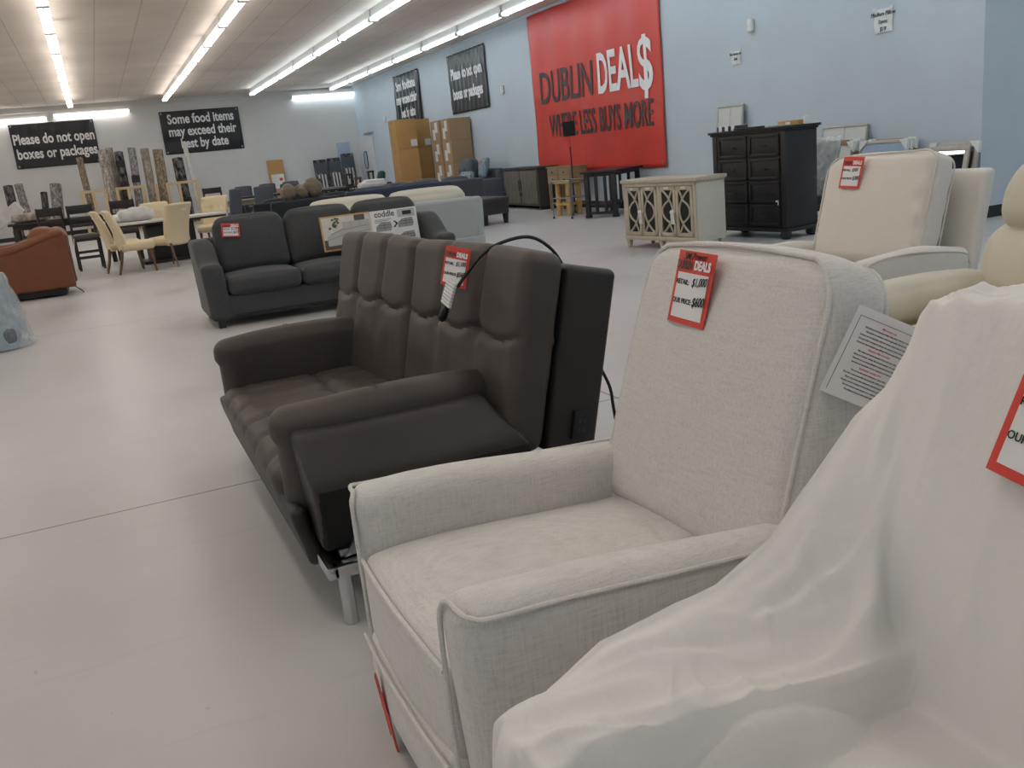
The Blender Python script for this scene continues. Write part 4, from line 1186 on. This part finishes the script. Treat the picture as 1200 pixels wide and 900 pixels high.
b = MB(); b.box((-.03, -.3, 0), (0, .3, .68), .004); b.build('canvas', 'rug_grey', t)
b = MB(); P = [[V(-.042-.02*noise.noise((i*.5, j*.45, 3))-.008*math.sin(i*1.7+j), (i/16-.5)*.66, j/20*.74-.01) for j in range(21)] for i in range(17)]
b.grid(P); b.build('plastic_cover', 'plastic_wrap', t, sharp=False)

# ------------------------------------------------------------------ furniture under the red banner
t = thing('credenza', 'weathered grey-brown plank credenza under the left edge of the red banner', 'cabinet', (9.02, 19.35, 0), -4)
b = MB(); b.box((0, -1.1, .08), (.48, 1.1, .90), .005); b.build('case', 'weathered_side', t)
b = MB(); b.box((-.03, -1.13, .90), (.5, 1.13, .94), .006); b.build('top', 'weathered_side', t)
for k in range(2):
    y0 = -1.03+k*1.04; d = MB()
    for q in range(4): d.box((-.02, y0+.25*q, .13), (.0, y0+.25*q+.247, .87), .003)
    d = d.build('plank_door', 'weathered_oak', t)
    h = MB(); yy = -.06 if k == 0 else .06
    h.box((-.035, yy-.02, .42), (-.02, yy+.02, .66), .004); h.box((-.035, yy-.03, .30), (-.02, yy+.0, .38), .004); h.build('handle', 'black_plastic', d)
b = MB(); b.box((.02, -1.07, 0), (.46, -1.0, .09), .004); b.box((.02, 1.0, 0), (.46, 1.07, .09), .004); b.build('plinth', 'black_wood', t)

t = thing('console_table', 'light oak console table with four small drawers, right of the plank credenza', 'console table', (8.92, 17.2, 0), -4)
b = MB(); b.box((0, -.62, .56), (.36, .62, .90), .004); b.build('case', 'natural_oak', t)
b = MB(); b.box((-.02, -.64, .90), (.38, .64, .925), .004); b.build('top', 'natural_oak', t)
for i in range(2):
    for k in range(2):
        d = MB(); y0 = -.59+.6*k; z0 = .60+.145*i; d.box((-.014, y0, z0), (0, y0+.57, z0+.13), .004); d = d.build('drawer', 'natural_oak', t)
        h = MB(); h.lathe([(.008, 0), (.015, .02), (.012, .028)], n=10, M4=T(-.014, y0+.285, z0+.065) @ R(-90, 'Y')); h.build('knob', 'black_plastic', d)
for x in (.03, .33):
    for y in (-.59, .59):
        b = MB(); b.box((x-.025, y-.025, 0), (x+.025, y+.025, .56), .004); b.build('leg', 'natural_oak', t)
b = MB(); b.box((.02, -.58, .14), (.34, .58, .165), .003); b.build('shelf', 'natural_oak', t)

t = thing('stool', 'light pine stool with thick log legs in front of the console table', 'stool', (8.50, 16.05, 0), 20)
b = MB(); b.lathe([(.05, .63), (.27, .63), (.275, .65), (.27, .68), (.02, .685)], n=28); b.build('seat', 'pine', t)
for a in (45, 135, 225, 315):
    b = MB(); c_, s_ = math.cos(math.radians(a))*.2, math.sin(math.radians(a))*.2
    b.lathe([(.05, 0), (.052, .2), (.05, .63)], (c_, s_, 0), 14); b.build('leg', 'pine', t)
b = MB(); b.box((-.19, -.19, .20), (.19, .19, .24), .01); b.build('lower_shelf', 'pine', t)
t = thing('metal_stand', 'thin grey metal frame stand with black feet in front of the pine stool', 'stand', (8.22, 15.42, 0), 12)
for x in (-.24, .24):
    for y in (-.27, .27):
        b = MB(); b.tube([(x, y, .02), (x, y, .70)], .014, 8); l = b.build('leg', 'steel', t)
        b = MB(); b.lathe([(.02, 0), (.02, .04)], (x, y, 0), 10); b.build('foot', 'black_plastic', l)
for z in (.38, .70):
    b = MB()
    b.tube([(-.24, -.27, z), (.24, -.27, z), (.24, .27, z), (-.24, .27, z)], .011, 8, closed=True); b.build('rail', 'steel', t)

t = thing('counter_table', 'black counter table with slatted ends, behind the taupe sideboard', 'table', (8.35, 14.53, 0), 36)
b = MB(); b.box((-.05, -.36, .80), (1.25, .36, .84), .005); b.box((.0, -.31, .74), (1.2, .31, .80), .004); b.build('tabletop', 'black_wood', t)
for x in (.03, 1.17):
    for y in (-.27, .27):
        b = MB(); b.box((x-.04, y-.04, .03), (x+.04, y+.04, .75), .005); b.box((x-.05, y-.05, 0), (x+.05, y+.05, .05), .008); b.build('leg', 'black_wood', t)
    for y in (-.09, .09):
        b = MB(); b.box((x-.02, y-.025, .08), (x+.02, y+.025, .75), .003); b.build('slat', 'black_wood', t)
    b = MB(); b.box((x-.03, -.27, .06), (x+.03, .27, .11), .004); b.build('stretcher', 'black_wood', t)
b = MB(); b.box((.03, -.26, .20), (1.17, .26, .235), .004); b.build('shelf', 'black_wood', t)

t = thing('floor_lamp', 'slim floor lamp with square black shade in front of the red banner', 'lamp', (8.80, 16.38, 0), -29)
b = MB(); b.lathe([(.13, 0), (.135, .01), (.12, .022), (.02, .03)], n=24); b.build('base', 'black_plastic', t)
b = MB(); b.tube([(0, 0, .02), (.0, 0, 1.30)], .014, 10); b.build('pole', 'black_plastic', t)
b = MB(); b.tube([(0, 0, 1.30), (.0, 0, 1.56)], .008, 8); b.build('upper_pole', 'brass', t)
b = MB()
for a in range(4):
    m_ = R(90*a, 'Z'); b.box((-.115, -.115, 1.51), (-.11, .115, 1.79), .001, M4=m_)
b.box((-.115, -.115, 1.785), (.115, .115, 1.79), .001); b.build('lamp_shade', 'lampshade', t)

# ottoman and the grey tufted seat behind it
t = thing('ottoman', 'dark grey ottoman on tapered legs in the open aisle', 'ottoman', (6.83, 16.55, 0), 14)
b = MB(); b.soft((0, 0, .30), (.62, .95, .22), .03, n=6); b.build('body', 'ottoman_weave', t)
b = MB(); b.soft((0, 0, .445), (.66, .99, .12), .04, (.005, .005, .03), 8); b.build('cushion', 'ottoman_weave', t)
for x in (-.25, .25):
    for y in (-.41, .41):
        b = MB(); b.box((x-.045, y-.045, 0), (x+.045, y+.045, .20), .004)
        for v in b.bm.verts:
            if v.co.z < .1: v.co.x = x+(v.co.x-x)*.7; v.co.y = y+(v.co.y-y)*.7
        b.build('leg', 'black_wood', t)
gc = sofa('loveseat', 'slate grey loveseat with buttoned back, beside the plank credenza', 'sofa', (8.28, 22.0, 0), 0, 2.0, 1.1, 'slate_weave', .50, .72, .22, .95, 1.24, 2, legs=.1, tilt=16, cush_t=.24, tuft=True)
bk_ = sorted([c for c in children(gc) if c.name.startswith('back_cushion')], key=lambda c: sum(v.co.y for v in c.data.vertices)/len(c.data.vertices))
bpy.data.objects.remove(bk_[0])
for k, (x, y, z, rz, lab) in enumerate(((8.50, 21.45, .70, 8, 'teal patterned cushion lying against the loveseat back, left of the other'), (9.02, 21.45, 1.0, -12, 'teal patterned cushion in plastic standing on the right of the slate loveseat'))):
    t = thing('throw_cushion', lab, 'cushion', (x, y, z), rz, 'teal patterned cushions'); t.rotation_euler = (0, math.radians(18), math.radians(rz))
    b = MB(); b.soft((0, 0, 0), (.12, .56, .5), .055, (.06, 0, 0), (4, 8, 8)); b.build('body', 'pattern_teal', t)
    b = MB(); b.box((-.125, -.1, .05), (-.118, .03, .14), .002); b.build('tag', 'tag_red' if k else 'paper', t)

# ------------------------------------------------------------------ stacked cartons by the right wall
def carton(label, x, y, z, w, d, h, mat, sheets=False, mark=False, group='cartons stacked by the right wall'):
    """root at the base centre; -x and -y faces look at the camera"""
    t = thing('carton', label, 'cardboard box', (x, y, z), random.uniform(-2, 2), group)
    b = MB(); b.box((-w/2, -d/2, 0), (w/2, d/2, h-.004), .006); b.build('box', mat, t)
    b = MB(); b.box((-w/2-.002, -.035, h-.1), (w/2+.002, .035, h), .001); b.build('packing_tape', 'kraft_brown', t)
    if sheets:
        b = MB(); b.box((-w/2-.004, -d*.28, h*.45), (-w/2-.001, d*.02, h*.92), 0); b.box((-w/2-.004, d*.0, h*.12), (-w/2-.001, d*.30, h*.60), 0); b.build('shipping_label', 'tape_white', t)
    if mark:
        b = MB(); b.box((w/2-.20, -d/2-.004, .08), (w/2-.02, -d/2-.001, .26), 0); b.build('shipping_label', 'tape_white', t)
    return t
for k, nm in enumerate(('bottom', 'middle', 'top')):
    carton('big tan carton at the left end of the stack, %s one' % nm, 8.33, 25.5, .83*k, .60, .72, .83, 'cardboard', mark=k == 2)
    carton('big tan carton in the middle of the stack, %s one' % nm, 8.98, 26.15, .83*k, .58, .7, .83, 'cardboard', mark=k == 2)
    carton('tan carton at the rear of the stack against the wall, %s one' % nm, 9.26, 27.3, .84*k, .58, .85, .84, 'cardboard')
for k, nm in enumerate(('bottom one', 'second from below', 'third from below', 'top one')):
    carton('dull brown carton with white labels, %s of the nearest right column' % nm, 9.27, 23.75, .585*k, .62, .64, .585, 'cardboard_dull', True)
    carton('dull brown carton with white labels, %s of the right column behind' % nm, 9.25, 24.48, .585*k, .62, .68, .585, 'cardboard_dull', True)

# ------------------------------------------------------------------ dining set with cream tufted chairs
def velvet_chair(label, loc, rz, fab='buttercream_velvet', tuft=True):
    """faces -x"""
    t = thing('dining_chair', label, 'chair', loc, rz, 'cream velvet dining chairs')
    b = MB(); b.soft((.25, 0, .44), (.52, .52, .13), .05, (.01, 0, .02), 8); b.build('seat', fab, t)
    b = MB()
    def wb(v, p):
        x, y, z = v; u = (z-.36)/.68
        x += .17*u*u + .10*(y/.26)**2*-(.6)*(1-.4*u)
        y *= 1 - .16*math.sin(min(1, max(0, u*1.5))*PI)*0 + .04*u - .10*(1-u)*.6
        if x < .55 and tuft and p[0] < -.5:
            for i in range(4):
                for j in range(4):
                    yy = (j-1.5)*.12+(.06 if i % 2 else 0); zz = .58+i*.12
                    x += .022*math.exp(-((y-yy)**2+(z-zz)**2)/.0009)
        return (x, y, z)
    b.soft((.50, 0, .70), (.10, .52, .68), .035, (.01, 0, .01), (3, 18, 20), wb); bk = b.build('backrest', fab, t)
    b = MB(); b.soft((.665, .05, .95), (.03, .09, .07), .01, n=3); b.build('white_tag', 'paper', bk)
    for x in (.06, .50):
        for y in (-.2, .2):
            b = MB(); dx = -.03 if x < .2 else .10
            b.tube([(x+dx, y, 0), (x+dx*.4, y, .2), (x, y, .40)], [.016, .021, .028], 4); b.build('leg', 'walnut_leg', t)
    return t
vc = velvet_chair('cream velvet chair in side view, nearest at the left end of the dining table', (.74, 16.25, 0), 178)
dup(vc, (.56, 16.9, 0), 180, 'cream velvet chair just behind another at the left end of the dining table')
dup(vc, (.86, 16.85, 0), -52, 'cream velvet chair seen from behind with white tag, at the front of the dining table')
dup(vc, (1.08, 18.9, 0), 95, 'cream velvet chair behind the dining table, only the back top shows')
dup(vc, (1.92, 18.75, 0), 66, 'cream tufted velvet chair at the far right corner of the dining table')
t = thing('dining_table', 'pale-topped dining table with black pedestal among the cream velvet chairs', 'table', (1.18, 17.85, 0), 6)
b = MB(); b.box((-1.0, -.48, .735), (.95, .48, .77), .01); b.build('tabletop', 'rug_cream', t); b = MB(); b.box((-.96, -.44, .70), (.91, .44, .736), .006); b.build('apron', 'espresso', t)
for x in (-.12,):
    b = MB(); b.box((-.48, -.22, .0), (.36, .22, .70), .03); b.build('pedestal', 'black_wood', t)
b = MB(); b.box((-.62, -.32, 0), (.5, .32, .06), .01); b.build('plinth', 'black_wood', t)
p = (.62, 18.0, .80)
t = thing('linen_pile', 'crumpled white cloths piled on the dining table', 'cloth', p)
b = MB(); b.soft((0, 0, .09), (.62, .4, .18), .08, (.02, .0, .04), 12, lambda v, q: (v.x, v.y, v.z+.035*noise.noise(v*7)*(1 if v.z > .03 else 0))); b.build('cloth', 'rug_cream', t)
b = MB(); b.soft((-.36, .02, .05), (.3, .36, .1), .04, (0, 0, .02), 8, lambda v, q: (v.x, v.y, v.z+.02*noise.noise(v*9)*(1 if v.z > .03 else 0))); b.build('folded_cloth', 'paper', t)
# espresso counter table and ladder-back chairs
t = thing('counter_table', 'dark espresso counter table behind the ladder-back chairs at the left', 'table', (-.95, 19.75, 0), 0)
b = MB(); b.box((-.62, -.5, .88), (1.2, .5, .93), .008); b.build('tabletop', 'espresso', t); b = MB(); b.box((-.55, -.44, .79), (1.13, .44, .88), .005); b.build('apron', 'espresso', t)
for x in (-.52, 1.08):
    for y in (-.4, .4):
        b = MB(); b.box((x-.04, y-.04, 0), (x+.04, y+.04, .8), .005); b.build('leg', 'espresso', t)
def ladder_chair(label, loc, rz):
    t = thing('counter_chair', label, 'chair', loc, rz, 'dark ladder-back counter chairs')
    b = MB(); b.soft((.22, 0, .60), (.44, .44, .07), .025, (0, 0, .01), 5); b.build('seat', 'dark_seat', t)
    b = MB(); b.box((.0, -.21, .52), (.43, .21, .57), .005); b.build('apron', 'espresso', t)
    for x in (.03, .41):
        for y in (-.20, .20):
            b = MB(); H = .55 if x < .2 else 1.16
            b.tube([(x+(.05 if x > .2 else 0), y, 0), (x, y, .55)] + ([(x+.06, y, H)] if x > .2 else []), .022, 4); b.build('leg', 'espresso', t)
    for z, h in ((1.08, .15), (.90, .05), (.79, .05)):
        b = MB(); xx = .41+.06*(z-.55)/.61; b.box((xx-.012, -.20, z-h/2), (xx+.012, .20, z+h/2), .004); b.build('back_slat', 'espresso', t)
    for z in (.22, .32):
        b = MB(); b.tube([(.03, -.2, z), (.41, -.2, z), (.41, .2, z), (.03, .2, z)], .014, 4, closed=True); b.build('stretcher', 'espresso', t)
    return t
lc = ladder_chair('dark ladder-back counter chair, left one of the pair facing the camera', (-.84, 18.05, 0), 86)
dup(lc, (-.27, 18.0, 0), 94, 'dark ladder-back counter chair, right one next to the cream chairs')
dup(lc, (.42, 19.5, 0), -88, 'dark ladder-back counter chair seen end-on beyond the pale dining table')
t = thing('long_package', 'long beige flat package leaning up at the far left behind the dark table', 'package', (-2.35, 21.6, .50), 0); t.rotation_euler = (0, math.radians(-33), 0)
b = MB(); b.box((0, -.2, 0), (1.15, .2, .24), .015); b.build('box', 'rug_cream', t); b = MB(); b.box((1.152, -.12, .05), (1.156, .1, .16), 0); b.build('label', 'taupe_side', t)
t = thing('rug_roll', 'folded beige patterned rug lying on the left end of the dark counter table', 'rug', (-1.18, 19.6, .945), 0)
b = MB(); b.soft((0, 0, .07), (.62, .6, .14), .05, (0, 0, .02), 6); b.build('folded_rug', 'rug_beige', t)

# brown leather recliner and plastic-wrapped seat at the left edge
t = thing('recliner', 'tan brown leather recliner at the left edge, side panel towards the camera', 'armchair', (-1.62, 14.42, 0), 0)
F = 'brown_leather'
for s in (-1, 1):
    b = MB(); b.soft((.60, s*.40, .40), (1.02, .16, .58), .03, (0, .012, 0), (14, 4, 8), lambda v, p: (v.x+.05*(1-v.z), v.y, v.z+.17*sstep(.35, 1.1, v.x)*sstep(.3, .6, v.z))); b.build('arm_panel', F, t)
    b = MB(); b.soft((.58, s*.39, .68), (1.08, .2, .12), .055, (.01, .01, .015), (14, 4, 4), lambda v, p: (v.x, v.y, v.z+.17*sstep(.35, 1.1, v.x))); b.build('arm_pad', F, t)
b = MB(); b.soft((.42, 0, .42), (.8, .62, .2), .07, (.02, 0, .03), 8); b.build('seat', F, t)
b = MB(); b.soft((.98, .02, .70), (.26, .72, .42), .11, (.03, 0, .03), 8, lambda v, p: (v.x+.1*(v.z-.5), v.y, v.z)); b.build('back_cushion', F, t)
b = MB(); b.soft((.84, .02, .82), (.34, .68, .22), .10, (.02, 0, .03), 8); b.build('head_pillow', F, t)
b = MB(); b.box((.12, -.42, .02), (1.02, .42, .14), .01); b.build('base', 'black_plastic', t)
b = MB(); b.box((1.12, -.40, .66), (1.125, -.22, .92), .001, M4=R(8, 'Y')); b.build('paper_tag', 'paper', t)
b = MB(); b.tube(smooth_path([(1.02, -.2, .20), (1.12, -.22, .10), (1.2, -.25, .03), (1.22, -.35, .012)], 5), .008, 6); b.build('power_cord', 'cord_black', t)
t = thing('wrapped_cushions', 'grey quilted cushions wrapped in clear plastic at the far left edge', 'wrapped furniture', (-1.42, 9.9, 0), 0)
for k, (z, w) in enumerate(((.13, 1.0), (.38, .93), (.60, .8))):
    b = MB(); b.soft((-.0+.5*(1-w)*-.9, 0, z), (w, .86, .235), .09, (.02, .02, .02), 8, lambda v, p: (v.x, v.y, v.z+.012*noise.noise(v*12))); b.build('cushion', 'quilt_grey', t)
b = MB(); P = []
for j in range(15):
    z = .86*(1-j/14)+.015; row = []
    for i in range(40):
        a = 2*PI*i/40; k = sstep(0, .25, j/14); rx = .16+.42*k+.04*(j/14); ry = .14+.36*k
        m_ = 1+.05*noise.noise((math.cos(a)*3, math.sin(a)*3, z*6)); e = 3.0
        c_, s_ = math.cos(a), math.sin(a); q = (abs(c_)**e+abs(s_)**e)**(-1/e)
        row.append(V(-.06*(1-j/14)*2+rx*c_*q*m_, ry*s_*q*m_, z))
    P.append(row)
vs = b.grid(P, closed_v=True); b.face(vs[0][::-1]); b.build('plastic_cover', 'plastic_bag', t, sharp=False)

# ------------------------------------------------------------------ rug rack on the back wall
t = thing('rug_rack', 'rough pine rack of upright frames holding the rug rolls', 'rack', (0, 0, 0))
xs = [-.35, -.03, .32, .67, 1.01, 1.47, 1.84, 2.19, 2.54, 3.09]
RYY = 31.5
for x in xs:
    b = MB(); b.box((x-.045, RYY-.045, 0), (x+.045, RYY+.045, 1.42), .006); b.build('post', 'stud_pine', t)
for a, c in ((-.35, .32), (.67, 1.01), (1.01, 1.47), (2.19, 2.54), (2.54, 3.09)):
    b = MB(); b.box((a, RYY-.04, 1.34), (c, RYY+.04, 1.42), .005); b.build('top_rail', 'stud_pine', t)
for z in (.0,):
    b = MB(); b.box((-.4, RYY-.05, z), (3.15, RYY+.05, z+.09), .005); b.build('sill', 'stud_pine', t)
b = MB(); b.box((-.4, 32.6, .0), (3.15, 32.7, .09), .005); b.box((-.4, RYY, .05), (-.31, 32.7, .09), .004); b.box((3.05, RYY, .05), (3.14, 32.7, .09), .004); b.build('rear_sill', 'stud_pine', t)
def rug(label, xt, zt, xb, r, mat, y=32.15, band=None, lean=.35):
    L = math.sqrt(zt*zt+(xt-xb)**2+lean*lean)
    t = thing('rug_roll', label, 'rug', (xb, y, .0), 0, 'rug rolls standing in the rack')
    d = V(xt-xb, lean, zt)
    t.rotation_euler = d.to_track_quat('Z', 'Y').to_euler()
    b = MB(); P = []
    for j in range(14):
        z = .04+(L-.04)*j/13
        P.append([V(math.cos(a)*r*(1+.05*math.sin(3*a+z*2)), math.sin(a)*r*(1+.05*math.sin(3*a+z*2)), z) for a in np.linspace(0, 2*PI, 25)[:-1]])
    vs = b.grid(P, closed_v=True); b.face(vs[0][::-1]); b.build('roll', mat, t)
    b = MB()
    sp = [V(math.cos(a)*r*.93*(1-a/30), math.sin(a)*r*.93*(1-a/30), L+.0) for a in np.linspace(0, 22, 90)]
    b.tube(sp, .008, 4); b.mat if 0 else None
    b.lathe([(r*.96, L-.02), (r*.9, L-.006), (.001, L-.004)], n=20); b.build('roll_end', mat, t)
    for z in (band or []):
        b = MB(); b.lathe([(r*1.06, L*z), (r*1.07, L*z+.03), (r*1.07, L*z+.20), (r*1.06, L*z+.23)], n=20); b.build('wrap_band', 'black_plastic', t)
    return t
rug('tan rug roll leaning at the left end of the rack, below the left black banner', -.22, 2.45, -.12, .10, 'rug_tan')
rug('pale striped rug roll, second from the left end of the rack', .49, 2.60, .50, .155, 'rug_stripe', 31.85)
rug('beige rug roll tucked behind the pale striped roll in the rack', .70, 2.68, .76, .11, 'rug_beige', 32.4)
rug('black and grey rug roll with dark bands in the rack, right of the striped roll', .95, 2.52, .96, .13, 'rug_black', 32.0, (.35, .5, .8))
rug('grey-beige rug roll with one black band near the middle of the rack', 1.36, 2.60, 1.24, .12, 'rug_grey', 31.95, (.58,))
rug('brown marbled rug roll right of the banded roll in the rack', 1.74, 2.55, 1.73, .13, 'rug_beige', 32.05)
rug('wide beige rug roll in the rack, left of the food banner', 2.14, 2.48, 2.06, .16, 'rug_tan', 32.0)
rug('black and white patterned rug roll near the right end of the rack', 2.70, 2.16, 2.74, .17, 'rug_black', 32.0, (.3,))
rug('slim white roll at the right end of the rack, in front of the food banner', 3.00, 2.66, 3.12, .075, 'rug_cream', 31.95)
rug('grey patterned rug roll at the far left behind the dark table, left of its pair', -2.42, 1.80, -2.38, .14, 'rug_dark', 32.6)
rug('grey patterned rug roll at the far left behind the dark table, right of its pair', -2.12, 1.82, -1.96, .12, 'rug_grey', 32.6)
rug('short dark rug roll leaning between the far left pair and the rack', -1.46, 1.50, -1.56, .10, 'rug_dark', 32.6)
rug('thick short grey rug roll leaning between the far left pair and the rack', -1.08, 1.72, -1.22, .17, 'rug_grey', 32.5)

# ------------------------------------------------------------------ back of the shop
def parsons(label, loc, rz, fab='slate_weave'):
    t = thing('dining_chair', label, 'chair', loc, rz, 'grey upholstered dining chairs')
    b = MB(); b.soft((.24, 0, .45), (.48, .48, .12), .04, (0, 0, .02), 5); b.build('seat', fab, t)
    b = MB(); b.soft((.46, 0, .76), (.08, .48, .66), .03, (.01, 0, .01), 5, lambda v, p: (v.x+.14*(v.z-.45), v.y, v.z)); b.build('backrest', fab, t)
    for x in (.05, .46):
        for y in (-.2, .2):
            b = MB(); b.box((x-.02, y-.02, 0), (x+.02, y+.02, .42), .003); b.build('leg', 'black_wood', t)
    return t
t = thing('dining_table', 'grey-topped dining table with pale turned legs behind the grey sofa, far back', 'table', (3.45, 24.6, 0), 4)
b = MB(); b.box((-.75, -.5, .74), (.75, .5, .79), .01); b.build('tabletop', 'grey_wood', t); b = MB(); b.box((-.66, -.42, .66), (.66, .42, .745), .006); b.build('apron', 'taupe_paint', t)
for x in (-.6, .45):
    for y in (-.3, .3):
        b = MB(); b.lathe([(.06, 0), (.07, .06), (.04, .10), (.075, .25), (.06, .45), (.04, .56), (.07, .6), (.06, .67)], (x, y, 0), 14); b.build('turned_leg', 'taupe_side', t)
lc2 = dup(lc, (2.95, 25.75, 0), 92, 'dark ladder-back chair behind the grey-topped dining table'); lc2.scale = (1.1, 1.15, 1)
pc = parsons('slate upholstered chair in front of the grey-topped dining table', (3.75, 23.75, 0), -84)
dup(pc, (4.55, 23.9, 0), -96, 'slate upholstered chair right of the grey-topped dining table, next to the fur pouffes')
dup(pc, (2.75, 23.8, 0), -40, 'slate upholstered chair turned sideways at the left of the grey-topped table')
for k in range(4): dup(pc, (4.0+.72*k, 27.3+.12*k, 0), 90, 'slate upholstered chair, %s from the left in the far row below the cardboard sheet' % ORD[k])
t = thing('dining_table', 'long dark dining table in front of the far row of slate chairs', 'table', (5.1, 26.6, 0), 3)
b = MB(); b.box((-1.5, -.45, .76), (1.5, .45, .82), .01); b.build('tabletop', 'espresso', t)
for x in (-1.35, 1.35):
    for y in (-.35, .35):
        b = MB(); b.box((x-.05, y-.05, 0), (x+.05, y+.05, .77), .006); b.build('leg', 'espresso', t)
t = thing('trestle_table', 'brown trestle table with crossed legs below the patterned packages', 'table', (5.55, 24.9, 0), 4)
b = MB(); b.box((-.65, -.4, .76), (.65, .4, .82), .008); b.build('tabletop', 'espresso', t)
for x in (-.45, .45):
    b = MB(); b.tube([(x-.25, 0, 0), (x+.25, 0, .77)], .035, 4); b.tube([(x+.25, .05, 0), (x-.25, .05, .77)], .035, 4); b.build('crossed_legs', 'espresso', t)
t = thing('cardboard_sheet', 'cardboard sheet with white paper leaning on the back wall under the food banner', 'cardboard', (6.3, YB-.30, 0), 0); t.rotation_euler = (math.radians(-7), 0, 0)
b = MB(); b.box((-.29, 0, 0), (.29, .05, 1.86), .004)
b.build('sheet', 'cardboard', t); b = MB(); b.box((-.22, -.006, .82), (.24, 0, 1.34), .002); b.build('paper', 'paper', t); b = MB(); b.box((.06, -.009, 1.10), (.18, -.006, 1.2), 0); b.build('red_sticker', 'tag_red', t)
for k, x in enumerate((8.0, 8.55, 9.1)):
    t = thing('patterned_package', ('patterned grey textile package on the back wall, left of the three', 'patterned grey textile package on the back wall, middle of the three', 'taller patterned grey textile package, right of three by the blue door')[k], 'package', (x-.05, YB-.42+.03*k, 0), 0, 'patterned packages at the back wall')
    h = (1.72, 1.74, 1.86)[k]; t.rotation_euler = (math.radians(-8), 0, 0)
    b = MB(); b.box((-.24, 0, 0), (.24, .1, h), .01); b.build('board', 'rug_black' if k == 2 else 'rug_dark', t)
    b = MB(); b.box((-.22, -.012, h-.5), (.22, 0, h-.12), .003); b.build('printed_band', 'slate_weave', t)
    b = MB()
    for q in (-.12, .0, .12): b.box((q-.03, -.014, .5), (q+.03, -.002, h-.55), .003)
    b.build('printed_stripe', 'rug_cream', t)
t = thing('pillow_pile', 'white folded bedding lying on the charcoal sofa near the blue door', 'bedding', (5.2, 18.35, .88), 5)
b = MB(); b.soft((0, 0, .06), (.55, .35, .12), .05, (0, 0, .03), 6); b.build('pillow', 'rug_cream', t); b = MB(); b.soft((.05, 0, .14), (.4, .3, .06), .03, (0, 0, .01), 5); b.build('blanket', 'paper', t)
def decor(label, x, y, h, mat):
    t = thing('wooden_lantern', label, 'decor', (x, y, .82), 8)
    b = MB()
    for a in (-.07, .07): b.box((a-.02, -.02, 0), (a+.02, .02, h), .004)
    for z in (0, h-.05): b.box((-.09, -.06, z), (.09, .06, z+.05), .004)
    b.build('frame', mat, t); b = MB(); b.lathe([(.03, .05), (.035, .1), (.03, h*.6)], n=10); b.build('candle', 'rug_cream', t)
t = thing('side_table', 'dark side table with small decor left of the stacked cartons', 'table', (7.1, 25.4, 0), 0)
b = MB(); b.box((-.75, -.3, .77), (.6, .3, .82), .006); b.build('tabletop', 'espresso', t)
for x in (-.65, .5):
    for y in (-.24, .24):
        b = MB(); b.box((x-.03, y-.03, 0), (x+.03, y+.03, .78), .004); b.build('leg', 'espresso', t)
decor('brown wooden lantern on the side table, leftmost of three', 6.55, 25.35, .34, 'espresso'); decor('short brown wooden lantern on the side table, middle of three', 6.78, 25.3, .22, 'walnut_leg'); decor('tall brown wooden lantern on the side table, nearest the cartons', 7.2, 25.4, .36, 'espresso')
t = thing('green_cushion', 'dark green round cushion at the foot of the left cartons', 'cushion', (7.5, 25.4, 1.0), 0); t.rotation_euler = (0, math.radians(15), 0)
b = MB(); b.soft((0, 0, 0), (.14, .34, .30), .07, (.03, 0, 0), 6); b.build('body', 'green_cloth', t); b = MB(); b.lathe([(.02, 0), (.015, .01)], n=8, M4=T(-.1, 0, 0) @ R(-90, 'Y')); b.build('button', 'green_cloth', t)
